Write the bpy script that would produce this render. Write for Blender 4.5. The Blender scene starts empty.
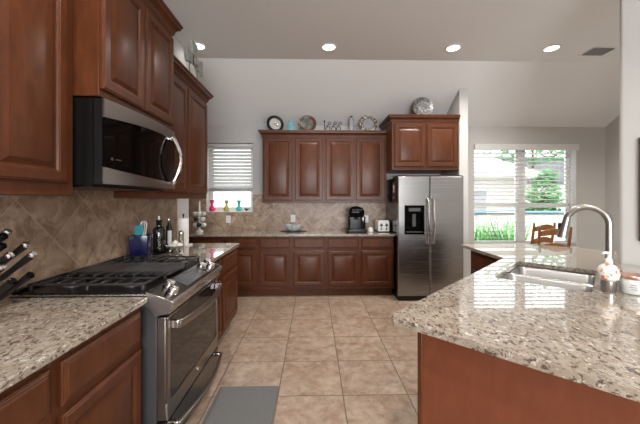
import bpy, bmesh, math, random
from mathutils import Vector, Matrix
random.seed(7)
PI = math.pi
scene = bpy.context.scene
COL = scene.collection

# ------------------------------------------------------------------ camera, world, sun, exposure
F_PX = 304.0
cam_d = bpy.data.cameras.new('camera')
cam = bpy.data.objects.new('camera', cam_d)
COL.objects.link(cam)
cam_d.sensor_width = 36.0
cam_d.lens = 36.0 * F_PX / 640.0
cam_d.shift_y = -12.0 / 640.0
cam_d.clip_start = 0.05
cam_d.clip_end = 300
cam.location = (0, 0, 1.41)
cam.rotation_euler = (PI / 2, 0, -math.atan(6.6 / F_PX))
scene.camera = cam

world = bpy.data.worlds.new('sky')
scene.world = world
world.use_nodes = True
wb = world.node_tree.nodes['Background']
wb.inputs['Color'].default_value = (0.88, 0.95, 1.0, 1)
wb.inputs['Strength'].default_value = 3.0

sun_d = bpy.data.lights.new('sun', 'SUN')
sun_d.energy = 3.2
sun_d.angle = math.radians(2)
sun_d.color = (1.0, 0.96, 0.9)
sun = bpy.data.objects.new('sun', sun_d)
sun.rotation_euler = (math.radians(38), 0, math.radians(-25))
COL.objects.link(sun)

def fill_light(name, loc, rot, sx, sy, energy):
    d = bpy.data.lights.new(name, 'AREA')
    d.shape = 'RECTANGLE'
    d.size, d.size_y = sx, sy
    d.energy = energy
    d.color = (0.98, 0.985, 1.0)
    o = bpy.data.objects.new(name, d)
    o.location, o.rotation_euler = loc, rot
    COL.objects.link(o)
fill_light('rear_fill', (1.2, -5.18, 1.55), (PI / 2, 0, 0), 4.2, 1.7, 330)       # added area lamp outside the unseen rear windows, fills the room
scene.view_settings.view_transform = 'Standard'
scene.view_settings.look = 'None'
scene.view_settings.gamma = 1.0
scene.view_settings.exposure = 0.56
scene.view_settings.use_curve_mapping = False
CAN_POWER = 16.0
try:
    scene.cycles.use_denoising = True
    scene.cycles.sample_clamp_indirect = 6.0
    scene.cycles.max_bounces = 10
    scene.cycles.diffuse_bounces = 5
    scene.cycles.caustics_reflective = False
    scene.cycles.caustics_refractive = False
except Exception:
    pass

# ------------------------------------------------------------------ materials
def new_mat(name):
    m = bpy.data.materials.new(name)
    m.use_nodes = True
    nt = m.node_tree
    return m, nt, nt.nodes['Principled BSDF']

def N(nt, typ, **kw):
    n = nt.nodes.new(typ)
    for k, v in kw.items():
        if k in n.inputs.keys():
            n.inputs[k].default_value = v
        else:
            setattr(n, k, v)
    return n

def obj_coord(nt, scale=(1, 1, 1), loc=(0, 0, 0), rot=(0, 0, 0), kind='Object'):
    tc = N(nt, 'ShaderNodeTexCoord')
    mp = N(nt, 'ShaderNodeMapping')
    mp.inputs['Scale'].default_value = scale
    mp.inputs['Location'].default_value = loc
    mp.inputs['Rotation'].default_value = rot
    nt.links.new(tc.outputs[kind], mp.inputs['Vector'])
    return mp.outputs['Vector']

def ramp(nt, fac, stops):
    r = N(nt, 'ShaderNodeValToRGB')
    e = r.color_ramp.elements
    while len(e) < len(stops):
        e.new(0.5)
    for el, (p, c) in zip(e, stops):
        el.position = p
        el.color = (c, c, c, 1) if isinstance(c, (int, float)) else (*c, 1)
    nt.links.new(fac, r.inputs['Fac'])
    return r.outputs['Color']

def mixc(nt, fac, a, b, blend='MIX'):
    m = N(nt, 'ShaderNodeMix', data_type='RGBA', blend_type=blend)
    for sock, v in ((m.inputs[0], fac), (m.inputs[6], a), (m.inputs[7], b)):
        if isinstance(v, bpy.types.NodeSocket):
            nt.links.new(v, sock)
        elif isinstance(v, (int, float)):
            sock.default_value = v
        else:
            sock.default_value = (*v, 1)
    return m.outputs[2]

def noise(nt, vec, scale, detail=4, rough=0.55, dist=0.0):
    n = N(nt, 'ShaderNodeTexNoise')
    n.inputs['Scale'].default_value = scale
    n.inputs['Detail'].default_value = detail
    n.inputs['Roughness'].default_value = rough
    n.inputs['Distortion'].default_value = dist
    nt.links.new(vec, n.inputs['Vector'])
    return n.outputs['Fac']

def bump(nt, b, height, strength, dist=0.002):
    n = N(nt, 'ShaderNodeBump')
    n.inputs['Strength'].default_value = strength
    n.inputs['Distance'].default_value = dist
    nt.links.new(height, n.inputs['Height'])
    nt.links.new(n.outputs['Normal'], b.inputs['Normal'])

def plain(name, col, rough=0.5, metal=0.0, var=0.06, scale=14, coat=0.0, spec=0.5):
    m, nt, b = new_mat(name)
    v = obj_coord(nt)
    f = noise(nt, v, scale)
    c1 = tuple(max(0, c * (1 - var)) for c in col)
    c2 = tuple(min(1, c * (1 + var)) for c in col)
    nt.links.new(mixc(nt, f, c1, c2), b.inputs['Base Color'])
    b.inputs['Roughness'].default_value = rough
    b.inputs['Metallic'].default_value = metal
    b.inputs['Coat Weight'].default_value = coat
    b.inputs['Specular IOR Level'].default_value = spec
    return m

def wood(name, dark, light, rough=0.38, coat=0.12, scale=(6, 6, 1.8)):
    m, nt, b = new_mat(name)
    v = obj_coord(nt, scale=scale)
    f = noise(nt, v, 4.0, 6, 0.6, 0.4)
    v2 = obj_coord(nt)
    g = noise(nt, v2, 2.2, 3)
    c = mixc(nt, ramp(nt, f, [(0.2, 0.0), (0.8, 1.0)]), dark, light)
    c = mixc(nt, ramp(nt, g, [(0.35, 0.0), (0.7, 0.3)]), c, tuple(x * 0.7 for x in dark))
    nt.links.new(c, b.inputs['Base Color'])
    b.inputs['Roughness'].default_value = rough
    b.inputs['Coat Weight'].default_value = coat
    b.inputs['Specular IOR Level'].default_value = 0.22
    b.inputs['Coat Roughness'].default_value = 0.24
    return m

def brushed(name, col, rough=0.28, axis='x', metal=1.0):
    m, nt, b = new_mat(name)
    sc = {'x': (1.2, 60, 160), 'z': (160, 160, 1.2), 'y': (160, 1.2, 60)}[axis]
    v = obj_coord(nt, scale=sc)
    f = noise(nt, v, 1.0, 3)
    c = mixc(nt, f, tuple(x * 0.95 for x in col), tuple(min(1, x * 1.04) for x in col))
    nt.links.new(c, b.inputs['Base Color'])
    b.inputs['Metallic'].default_value = metal
    r = ramp(nt, f, [(0.2, rough * 0.92), (0.8, rough * 1.1)])
    nt.links.new(r, b.inputs['Roughness'])
    return m

def granite():
    m, nt, b = new_mat('granite')
    v = obj_coord(nt)
    vs = obj_coord(nt, scale=(1.0, 0.62, 1.0), rot=(0, 0, 0.5))
    base = mixc(nt, ramp(nt, noise(nt, v, 7, 5), [(0.35, 0.0), (0.65, 1.0)]), (0.27, 0.232, 0.18), (0.40, 0.36, 0.30))
    c = mixc(nt, ramp(nt, noise(nt, vs, 46, 5, 0.62, 0.5), [(0.47, 0.0), (0.57, 0.8)]), base, (0.27, 0.215, 0.165))
    c = mixc(nt, ramp(nt, noise(nt, v, 52, 3), [(0.60, 0.0), (0.66, 0.8)]), c, (0.58, 0.54, 0.48))
    c = mixc(nt, ramp(nt, noise(nt, vs, 60, 6, 0.68, 0.8), [(0.535, 0.0), (0.585, 0.95)]), c, (0.075, 0.052, 0.04))
    vo = N(nt, 'ShaderNodeTexVoronoi')
    vo.inputs['Scale'].default_value = 52
    nt.links.new(vs, vo.inputs['Vector'])
    c = mixc(nt, ramp(nt, vo.outputs['Distance'], [(0.10, 0.8), (0.2, 0.0)]), c, (0.12, 0.085, 0.065))
    nt.links.new(c, b.inputs['Base Color'])
    b.inputs['Roughness'].default_value = 0.2
    b.inputs['Specular IOR Level'].default_value = 0.15
    b.inputs['Coat Weight'].default_value = 1.0
    b.inputs['Coat Roughness'].default_value = 0.02
    b.inputs['Coat IOR'].default_value = 1.52
    return m

def floor_tile():
    m, nt, b = new_mat('floor_tile')
    P = 0.469
    v = obj_coord(nt, loc=(0.255, -2.19 + 5 * P, 0))
    br = N(nt, 'ShaderNodeTexBrick')
    br.offset = 0.0
    br.squash = 1.0
    for k, val in (('Scale', 1.0), ('Mortar Size', 0.0042), ('Mortar Smooth', 0.15), ('Bias', 0.0), ('Brick Width', P), ('Row Height', P)):
        br.inputs[k].default_value = val
    br.inputs['Color1'].default_value = (0, 0, 0, 1)
    br.inputs['Color2'].default_value = (1, 1, 1, 1)
    nt.links.new(v, br.inputs['Vector'])
    # every tile has its own cloudy stain: offset the noise by the tile's own tint
    va = N(nt, 'ShaderNodeVectorMath', operation='SCALE')
    va.inputs['Scale'].default_value = 9.0
    nt.links.new(br.outputs['Color'], va.inputs[0])
    ad = N(nt, 'ShaderNodeVectorMath', operation='ADD')
    nt.links.new(v, ad.inputs[0])
    nt.links.new(va.outputs[0], ad.inputs[1])
    f1 = noise(nt, ad.outputs[0], 5.0, 8, 0.66, 1.2)
    f2 = noise(nt, ad.outputs[0], 16, 6, 0.6, 0.4)
    c = mixc(nt, ramp(nt, f1, [(0.33, 0.0), (0.66, 1.0)]), (0.205, 0.128, 0.083), (0.365, 0.272, 0.200))
    c = mixc(nt, ramp(nt, f2, [(0.45, 0.0), (0.7, 0.55)]), c, (0.45, 0.375, 0.305))
    c = mixc(nt, ramp(nt, noise(nt, ad.outputs[0], 3.4, 5, 0.6, 2.2), [(0.52, 0.0), (0.68, 0.55)]), c, (0.22, 0.11, 0.06))
    c = mixc(nt, 0.025, c, br.outputs['Color'])
    c = mixc(nt, br.outputs['Fac'], c, (0.125, 0.092, 0.068))
    nt.links.new(c, b.inputs['Base Color'])
    b.inputs['Roughness'].default_value = 0.42
    b.inputs['Specular IOR Level'].default_value = 0.35
    inv = N(nt, 'ShaderNodeMath', operation='SUBTRACT')
    inv.inputs[0].default_value = 1.0
    nt.links.new(br.outputs['Fac'], inv.inputs[1])
    bump(nt, b, inv.outputs[0], 0.6, 0.002)
    return m

def splash_tile(name, axis, off):
    """square stone tiles laid on the diagonal; axis is the horizontal axis of the wall"""
    m, nt, b = new_mat(name)
    P = 0.33
    tc = N(nt, 'ShaderNodeTexCoord')
    sp = N(nt, 'ShaderNodeSeparateXYZ')
    nt.links.new(tc.outputs['Object'], sp.inputs[0])
    def lin(op):
        n = N(nt, 'ShaderNodeMath', operation=op)
        nt.links.new(sp.outputs[axis], n.inputs[0])
        nt.links.new(sp.outputs['Z'], n.inputs[1])
        k = N(nt, 'ShaderNodeMath', operation='MULTIPLY')
        k.inputs[1].default_value = 2 ** -0.5
        nt.links.new(n.outputs[0], k.inputs[0])
        a = N(nt, 'ShaderNodeMath', operation='ADD')
        a.inputs[1].default_value = off[0 if op == 'ADD' else 1] + 20 * P
        nt.links.new(k.outputs[0], a.inputs[0])
        return a.outputs[0]
    cb = N(nt, 'ShaderNodeCombineXYZ')
    nt.links.new(lin('ADD'), cb.inputs[0])
    nt.links.new(lin('SUBTRACT'), cb.inputs[1])
    br = N(nt, 'ShaderNodeTexBrick')
    br.offset = 0.0
    br.squash = 1.0
    for k, val in (('Scale', 1.0), ('Mortar Size', 0.0022), ('Mortar Smooth', 0.2), ('Bias', 0.0), ('Brick Width', P), ('Row Height', P)):
        br.inputs[k].default_value = val
    br.inputs['Color1'].default_value = (0, 0, 0, 1)
    br.inputs['Color2'].default_value = (1, 1, 1, 1)
    nt.links.new(cb.outputs[0], br.inputs['Vector'])
    va = N(nt, 'ShaderNodeVectorMath', operation='SCALE')
    va.inputs['Scale'].default_value = 7.0
    nt.links.new(br.outputs['Color'], va.inputs[0])
    ad = N(nt, 'ShaderNodeVectorMath', operation='ADD')
    nt.links.new(cb.outputs[0], ad.inputs[0])
    nt.links.new(va.outputs[0], ad.inputs[1])
    f1 = noise(nt, ad.outputs[0], 9.0, 9, 0.70, 0.8)
    c = mixc(nt, ramp(nt, f1, [(0.38, 0.0), (0.62, 1.0)]), (0.20, 0.122, 0.078), (0.50, 0.365, 0.262))
    c = mixc(nt, ramp(nt, br.outputs['Color'], [(0.0, 0.0), (1.0, 0.45)]), c, (0.22, 0.13, 0.08))
    c = mixc(nt, br.outputs['Fac'], c, (0.46, 0.36, 0.27))
    nt.links.new(c, b.inputs['Base Color'])
    b.inputs['Roughness'].default_value = 0.38
    return m

def emis(name, col, strength):
    m, nt, b = new_mat(name)
    b.inputs['Base Color'].default_value = (*col, 1)
    b.inputs['Emission Color'].default_value = (*col, 1)
    b.inputs['Emission Strength'].default_value = strength
    return m

def glassy(name, col, rough=0.03, trans=1.0, ior=1.45):
    m, nt, b = new_mat(name)
    v = obj_coord(nt)
    c = mixc(nt, noise(nt, v, 9), col, tuple(min(1, x * 1.05) for x in col))
    nt.links.new(c, b.inputs['Base Color'])
    b.inputs['Roughness'].default_value = rough
    b.inputs['Transmission Weight'].default_value = trans
    b.inputs['IOR'].default_value = ior
    return m

def pane_glass():
    m = bpy.data.materials.new('window_glass')
    m.use_nodes = True
    nt = m.node_tree
    nt.nodes.clear()
    out = N(nt, 'ShaderNodeOutputMaterial')
    tr = N(nt, 'ShaderNodeBsdfTransparent')
    gl = N(nt, 'ShaderNodeBsdfGlossy', Roughness=0.02)
    mx = N(nt, 'ShaderNodeMixShader')
    mx.inputs[0].default_value = 0.06
    nt.links.new(tr.outputs[0], mx.inputs[1])
    nt.links.new(gl.outputs[0], mx.inputs[2])
    nt.links.new(mx.outputs[0], out.inputs[0])
    return m

WOOD = wood('cherry_cabinet_wood', (0.053, 0.0145, 0.0050), (0.116, 0.0355, 0.0120))
PANEL = wood('cherry_panel_veneer', (0.135, 0.039, 0.0175), (0.180, 0.057, 0.027), 0.42, 0.1)
CHAIRW = wood('honey_oak', (0.20, 0.072, 0.022), (0.32, 0.135, 0.05), 0.35, 0.2)
BLOCKW = wood('knife_block_wood', (0.34, 0.13, 0.05), (0.46, 0.20, 0.085))
GRAN = granite()
TILE = floor_tile()
SPLX = splash_tile('splash_tile_back', 'X', (0.08, 0.02))
SPLY = splash_tile('splash_tile_left', 'Y', (-2.14, -0.48))
WALL = plain('wall_paint', (0.51, 0.496, 0.478), 0.75, var=0.02, scale=30)
CEIL = plain('ceiling_paint', (0.75, 0.752, 0.748), 0.8, var=0.02, scale=30)
TRIMW = plain('white_trim', (0.72, 0.71, 0.69), 0.4, var=0.02)
BLIND = plain('blind_vinyl', (0.66, 0.655, 0.64), 0.45, var=0.02)
STEEL = brushed('brushed_steel', (0.52, 0.51, 0.50), 0.27, 'x')
STEELV = brushed('brushed_steel_upright', (0.33, 0.325, 0.32), 0.26, 'x')
STEELY = brushed('brushed_steel_range', (0.31, 0.28, 0.255), 0.30, 'x')
DARKSTEEL = brushed('dark_stainless', (0.13, 0.118, 0.108), 0.24, 'x')
SINKM = plain('sink_steel', (0.50, 0.50, 0.49), 0.28, 1.0, var=0.03)
NICKEL = plain('brushed_nickel', (0.40, 0.38, 0.36), 0.30, 1.0)
CHROME = plain('chrome', (0.80, 0.79, 0.78), 0.08, 1.0, var=0.02)
BLACKG = plain('black_glass', (0.002, 0.002, 0.002), 0.04, 0, spec=0.14)
OVENG = plain('oven_glass', (0.012, 0.010, 0.009), 0.05, 0, spec=0.55)
BLACKP = plain('black_plastic', (0.006, 0.006, 0.0065), 0.3, spec=0.35)
BLACKM = plain('black_enamel', (0.005, 0.0045, 0.0045), 0.28, spec=0.25)
IRON = plain('cast_iron', (0.018, 0.017, 0.017), 0.30, spec=0.6)
GRIDDLE = plain('griddle_plate', (0.045, 0.043, 0.042), 0.42)
DARKGREY = plain('dark_grey_metal', (0.042, 0.042, 0.043), 0.38)
FRIDGESIDE = plain('black_textured_side', (0.010, 0.009, 0.009), 0.16)
WHITEP = plain('white_plastic', (0.74, 0.73, 0.71), 0.4, var=0.02)
WHITEC = plain('white_ceramic', (0.78, 0.76, 0.73), 0.18, var=0.03)
PAPER = plain('paper_towel', (0.80, 0.78, 0.75), 0.9)
GARLIC = plain('garlic_skin', (0.84, 0.78, 0.70), 0.6, var=0.12, scale=30)
COBALT = plain('cobalt_glaze', (0.006, 0.007, 0.055), 0.15, coat=0.3)
TEAL = plain('teal_silicone', (0.012, 0.22, 0.26), 0.45)
PINKG = plain('pink_glass', (0.80, 0.02, 0.16), 0.08, coat=0.5)
YELG = plain('yellow_green_glass', (0.42, 0.44, 0.10), 0.08, coat=0.5)
AQUAG = plain('aqua_green_glass', (0.10, 0.55, 0.45), 0.08, coat=0.5)
AQUAB = plain('aqua_bottle_glass', (0.14, 0.42, 0.46), 0.1, coat=0.4)
DKGLASS = plain('dark_bottle_glass', (0.008, 0.010, 0.008), 0.06, coat=0.5)
LABELW = plain('white_label', (0.72, 0.71, 0.69), 0.6)
GREYLAB = plain('grey_print', (0.28, 0.27, 0.26), 0.6)
GREYMAT = plain('grey_mat', (0.115, 0.113, 0.112), 0.85, var=0.12, scale=60)
GREYGLASS = plain('frosted_grey_glass', (0.27, 0.27, 0.285), 0.25)
CROSSM = plain('weathered_grey_green', (0.40, 0.41, 0.385), 0.7, var=0.3, scale=26)
SILVER = plain('silver_plate', (0.66, 0.65, 0.62), 0.2, 0.9, var=0.1)
COPPER = plain('rose_copper_lid', (0.62, 0.34, 0.25), 0.3, 0.8)
CANDLE = plain('white_wax', (0.80, 0.75, 0.68), 0.5)
JARG = plain('milky_jar_glass', (0.62, 0.64, 0.63), 0.12, coat=0.4)
CLEARW = plain('frosted_votive_glass', (0.66, 0.64, 0.60), 0.12, coat=0.6)
FLAPG = glassy('bowl_glass', (0.62, 0.65, 0.69), 0.08, 0.25)
PLATEBROWN = plain('brown_glaze', (0.07, 0.045, 0.03), 0.25)
PLATEGREEN = plain('green_glaze', (0.16, 0.22, 0.16), 0.25)
PLATEORANGE = plain('coral_glaze', (0.50, 0.22, 0.13), 0.3)
FRAMEM = plain('dark_walnut_frame', (0.07, 0.03, 0.02), 0.35)
CANVAS = plain('mauve_canvas', (0.32, 0.25, 0.22), 0.8)
LAMPON = emis('lamp_lens', (1.0, 0.97, 0.93), 3.0)
GLASS = pane_glass()
WINE = plain('wine_red_magnet', (0.05, 0.012, 0.012), 0.4)

def two_tone(name, a, b_, scale, thr=(0.48, 0.54), rough=0.3, tex='noise'):
    m, nt, b = new_mat(name)
    v = obj_coord(nt)
    if tex == 'noise':
        f = noise(nt, v, scale, 3)
    else:
        vo = N(nt, 'ShaderNodeTexVoronoi')
        vo.inputs['Scale'].default_value = scale
        nt.links.new(v, vo.inputs['Vector'])
        f = vo.outputs['Distance']
    nt.links.new(mixc(nt, ramp(nt, f, [(thr[0], 0.0), (thr[1], 1.0)]), a, b_), b.inputs['Base Color'])
    b.inputs['Roughness'].default_value = rough
    return m

FLORAL = two_tone('floral_print', (0.78, 0.74, 0.68), (0.62, 0.20, 0.10), 42, (0.53, 0.58))
FLORAL2 = two_tone('floral_leaf', (0.75, 0.72, 0.68), (0.12, 0.14, 0.13), 55, (0.55, 0.60))
PAINTED = two_tone('painted_plate_scene', (0.035, 0.075, 0.065), (0.26, 0.10, 0.055), 14, (0.46, 0.56))
MOSAIC = two_tone('mottled_rim', (0.50, 0.45, 0.37), (0.07, 0.04, 0.025), 30, (0.42, 0.50))
PIERCED = two_tone('pierced_silver', (0.19, 0.187, 0.18), (0.045, 0.045, 0.042), 34, (0.42, 0.56))
MARBLED = two_tone('pale_marbled_plate', (0.44, 0.42, 0.40), (0.20, 0.16, 0.15), 24, (0.50, 0.62))

# ------------------------------------------------------------------ mesh helpers
class MB:
    def __init__(self):
        self.bm = bmesh.new()
    def face(self, pts):
        try:
            self.bm.faces.new([self.bm.verts.new(p) for p in pts])
        except ValueError:
            pass
        return self
    def box(self, x0, x1, y0, y1, z0, z1, M=None):
        c = [(x0, y0, z0), (x1, y0, z0), (x1, y1, z0), (x0, y1, z0), (x0, y0, z1), (x1, y0, z1), (x1, y1, z1), (x0, y1, z1)]
        vs = [self.bm.verts.new((M @ Vector(p)) if M else p) for p in c]
        for f in ((0, 3, 2, 1), (4, 5, 6, 7), (0, 1, 5, 4), (1, 2, 6, 5), (2, 3, 7, 6), (3, 0, 4, 7)):
            self.bm.faces.new([vs[i] for i in f])
        return self
    def loops(self, loops, cap0=True, cap1=True):
        rows = [[self.bm.verts.new(p) for p in L] for L in loops]
        n = len(rows[0])
        for a, b in zip(rows, rows[1:]):
            for i in range(n):
                j = (i + 1) % n
                self.bm.faces.new((a[i], a[j], b[j], b[i]))
        if cap0:
            self.bm.faces.new(list(reversed(rows[0])))
        if cap1:
            self.bm.faces.new(rows[-1])
        return self
    def lathe(self, prof, seg=24, c=(0, 0, 0), M=None, cap0=True, cap1=True):
        L = []
        for r, z in prof:
            r = max(r, 1e-4)
            ring = []
            for i in range(seg):
                a = 2 * PI * i / seg
                p = Vector((r * math.cos(a), r * math.sin(a), z))
                p = (M @ p) if M else p
                ring.append(p + Vector(c))
            L.append(ring)
        return self.loops(L, cap0, cap1)
    def prism(self, poly, z0, z1, f=None):
        f = f or (lambda a, b, z: (a, b, z))
        return self.loops([[f(a, b, z0) for a, b in poly], [f(a, b, z1) for a, b in poly]])
    def tube(self, pts, r, seg=8, closed=False):
        pts = [Vector(p) for p in pts]
        n = len(pts)
        rr = r if isinstance(r, (list, tuple)) else [r] * n
        rings = []
        prev = None
        for i, p in enumerate(pts):
            if closed:
                t = pts[(i + 1) % n] - pts[i - 1]
            else:
                t = pts[min(i + 1, n - 1)] - pts[max(i - 1, 0)]
            t.normalize()
            if prev is None:
                u = t.orthogonal().normalized()
            else:
                u = prev - t * prev.dot(t)
                if u.length < 1e-5:
                    u = t.orthogonal()
                u.normalize()
            prev = u
            w = t.cross(u)
            rings.append([p + (u * math.cos(2 * PI * k / seg) + w * math.sin(2 * PI * k / seg)) * rr[i] for k in range(seg)])
        if closed:
            rows = [[self.bm.verts.new(q) for q in L] for L in rings]
            for i in range(n):
                a, b = rows[i], rows[(i + 1) % n]
                for k in range(seg):
                    j = (k + 1) % seg
                    self.bm.faces.new((a[k], a[j], b[j], b[k]))
            return self
        return self.loops(rings)
    def ball(self, c, r, seg=12, rings=8, s=(1, 1, 1)):
        prof = [(r * math.sin(PI * i / rings), -r * math.cos(PI * i / rings)) for i in range(rings + 1)]
        M = Matrix.Diagonal((*s, 1))
        return self.lathe(prof, seg, c, M)
    def build(self, name, mat, parent=None, bevel=0.0, smooth=True, angle=35, seg=2, loc=None, rotz=None):
        bmesh.ops.recalc_face_normals(self.bm, faces=self.bm.faces)
        me = bpy.data.meshes.new(name)
        self.bm.to_mesh(me)
        self.bm.free()
        me.materials.append(mat)
        if smooth:
            for p in me.polygons:
                p.use_smooth = True
            me.set_sharp_from_angle(angle=math.radians(angle))
        o = bpy.data.objects.new(name, me)
        COL.objects.link(o)
        if parent:
            o.parent = parent
        if loc:
            o.location = loc
        if rotz is not None:
            o.rotation_euler = (0, 0, rotz)
        if bevel:
            md = o.modifiers.new('edge', 'BEVEL')
            md.width = bevel
            md.segments = seg
            md.limit_method = 'ANGLE'
            md.angle_limit = math.radians(40)
        return o

def tag(o, label, cat, group=None):
    o['label'] = label
    o['category'] = cat
    if group:
        o['group'] = group
    return o

def thing(name, label, cat, loc=(0, 0, 0), rotz=0.0, group=None):
    o = bpy.data.objects.new(name, None)
    o.empty_display_size = 0.1
    o.location = loc
    o.rotation_euler = (0, 0, rotz)
    COL.objects.link(o)
    return tag(o, label, cat, group)

def struct(o, label=None):
    o['kind'] = 'structure'
    if label:
        o['label'] = label
    return o

def copy_tree(o, parent=None):
    c = o.copy()
    COL.objects.link(c)
    if parent:
        c.parent = parent
    for ch in o.children:
        copy_tree(ch, c)
    return c

def arc(c, r, a0, a1, n, f):
    return [f(c[0] + r * math.cos(a0 + (a1 - a0) * i / n), c[1] + r * math.sin(a0 + (a1 - a0) * i / n)) for i in range(n + 1)]

# ------------------------------------------------------------------ the setting
ZC = 3.26          # flat ceiling
YB = 5.03          # back wall
YF = 4.0           # where the ceiling starts to fall
ZB = 2.64          # ceiling height at the back wall
XL = -1.56         # left kitchen wall
XR = 4.93          # right wall of the breakfast nook

struct(MB().box(-2.75, 5.1, -5.1, YB + 0.2, -0.12, 0.0).build('floor', TILE, smooth=False), 'beige stone tile floor laid square')

def wall_with_holes(x0, x1, z0, z1, y0, y1, holes):
    xs = sorted({x0, x1, *[h[0] for h in holes], *[h[1] for h in holes]})
    zs = sorted({z0, z1, *[h[2] for h in holes], *[h[3] for h in holes]})
    m = MB()
    for a, b in zip(xs, xs[1:]):
        for c, d in zip(zs, zs[1:]):
            if any(h[0] <= a and b <= h[1] and h[2] <= c and d <= h[3] for h in holes):
                continue
            m.box(a, b, y0, y1, c, d)
    bmesh.ops.remove_doubles(m.bm, verts=m.bm.verts, dist=1e-5)
    return m

KW = (-1.755, -0.995, 1.21, 2.35)     # kitchen window opening x0 x1 z0 z1
NW = (2.69, 4.43, 0.62, 2.35)        # nook window opening
struct(wall_with_holes(-2.75, 5.1, 0, ZB, YB, YB + 0.2, [KW, NW]).build('wall_back', WALL, smooth=False), 'greige painted back wall with two windows')
# ceiling: a flat field and a slope that comes down to the back wall
poly = [(-5.1, ZC), (YF, ZC), (YB, ZB), (YB + 0.2, ZB), (YB + 0.2, ZC + 0.15), (-5.1, ZC + 0.15)]
struct(MB().prism(poly, -2.75, 5.1, lambda a, b, z: (z, a, b)).build('ceiling', CEIL, smooth=False), 'pale ceiling, flat then sloping down to the back wall')
def side_profile(y0, y1):
    p = [(y0, 0), (y1, 0)]
    def zt(y):
        return ZC if y <= YF else ZC - (ZC - ZB) * (y - YF) / (YB - YF)
    p.append((y1, zt(y1)))
    if y0 < YF < y1:
        p.append((YF, ZC))
    p.append((y0, zt(y0)))
    return p
def side_wall(name, x0, x1, y0, y1, label, bev=0.0):
    return struct(MB().prism(side_profile(y0, y1), x0, x1, lambda a, b, z: (z, a, b)).build(name, WALL, smooth=bool(bev), bevel=bev, seg=3), label)
side_wall('wall_left', XL - 0.14, XL, -2.6, 3.85, 'greige wall behind the range run', 0.012)
side_wall('wall_far_left', -2.75, -2.60, -5.0, YB, 'greige wall beyond the end of the left wall')
side_wall('wall_fridge', 2.121, 2.253, 4.37, YB, 'short greige wall beside the refrigerator', 0.012)
side_wall('wall_right', XR, XR + 0.15, -5.0, YB, 'greige right wall of the breakfast nook')
RW = [(-1.0, 0.15, 0.6, 2.4), (0.35, 1.5, 0.6, 2.4), (1.7, 2.85, 0.6, 2.4)]
struct(wall_with_holes(-2.75, 5.1, 0, ZC, -5.1, -5.0, RW).build('wall_rear', WALL, smooth=False), 'greige living room wall with three windows')
R2 = 2 ** -0.5
def st(s, t):
    return ((s + t) * R2, (s - t) * R2)
struct(MB().prism([st(3.335, 0.050), st(3.335, 2.0), st(3.475, 2.0), st(3.475, 0.050)], 0, ZC).build('wall_sink', WALL, bevel=0.018, seg=3), 'angled greige wall standing behind the sink counter')
# diagonal stone splashbacks
struct(MB().box(XL, XL + 0.010, -0.4, 3.50, 0.90, 1.424).box(XL, XL + 0.010, 1.59, 2.392, 1.424, 1.95).build('trim_1', SPLY, smooth=False), 'diagonal stone tile splashback behind the range')
struct(wall_with_holes(-2.6, 1.30, 0.90, 1.40, YB - 0.010, YB, [(KW[0], KW[1], KW[2], 1.5)]).build('trim_2', SPLX, smooth=False), 'diagonal stone tile splashback on the back wall')
struct(MB().box(2.253, XR, YB - 0.014, YB, 0, 0.10).build('baseboard_back', TRIMW), 'white baseboard under the nook window')
struct(MB().box(XR - 0.014, XR, 0.6, YB - 0.014, 0, 0.10).build('baseboard_right', TRIMW), 'white baseboard of the nook')

def window(name, op, lights, y0, label, meeting=None):
    x0, x1, z0, z1 = op
    t = bpy.data.objects.new(name, None)
    COL.objects.link(t)
    t.location = ((x0 + x1) / 2, y0, z0)
    struct(t, label)
    cx = (x0 + x1) / 2
    m = MB()
    w = 0.035
    m.box(x0 - cx, x1 - cx, 0, 0.05, 0, w).box(x0 - cx, x1 - cx, 0, 0.05, z1 - z0 - w, z1 - z0)
    m.box(x0 - cx, x0 - cx + w, 0, 0.05, w, z1 - z0 - w).box(x1 - cx - w, x1 - cx, 0, 0.05, w, z1 - z0 - w)
    for a, b in lights['mull']:
        m.box(a - cx, b - cx, -0.012, 0.05, w, z1 - z0 - w)
    m.build('window_frame', TRIMW, t, bevel=0.003)
    for a, b in lights['panes']:
        s = MB()
        A, B = a - cx, b - cx
        Z0, Z1 = w, z1 - z0 - w
        s.box(A, B, 0.008, 0.040, Z0, Z0 + 0.05).box(A, B, 0.008, 0.040, Z1 - 0.03, Z1)
        s.box(A, A + 0.03, 0.008, 0.040, Z0 + 0.05, Z1 - 0.03).box(B - 0.03, B, 0.008, 0.040, Z0 + 0.05, Z1 - 0.03)
        if meeting:
            s.box(A + 0.03, B - 0.03, 0.008, 0.040, meeting - z0 - 0.03, meeting - z0 + 0.03)
        s.build('sash', TRIMW, t, bevel=0.002)
        MB().box(A + 0.02, B - 0.02, 0.022, 0.026, Z0 + 0.03, Z1 - 0.02).build('pane', GLASS, t, smooth=False)
    return t
window('window_1', KW, dict(mull=[], panes=[(KW[0] + 0.035, KW[1] - 0.035)]), YB + 0.13, 'kitchen window above the back counter')
window('window_2', NW, dict(mull=[(3.515, 3.625)], panes=[(NW[0] + 0.035, 3.515), (3.625, NW[1] - 0.035)]), YB + 0.13, 'twin window of the breakfast nook', meeting=1.325)
struct(MB().box(KW[0] + 0.002, KW[1] - 0.002, YB - 0.018, YB + 0.129, KW[2], KW[2] + 0.012).build('trim_3', TRIMW, bevel=0.003), 'white sill of the kitchen window')
struct(MB().box(NW[0] - 0.03, NW[1] + 0.03, YB - 0.03, YB, NW[2] - 0.025, NW[2]).build('trim_4', TRIMW, bevel=0.004), 'white sill of the nook window')

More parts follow.
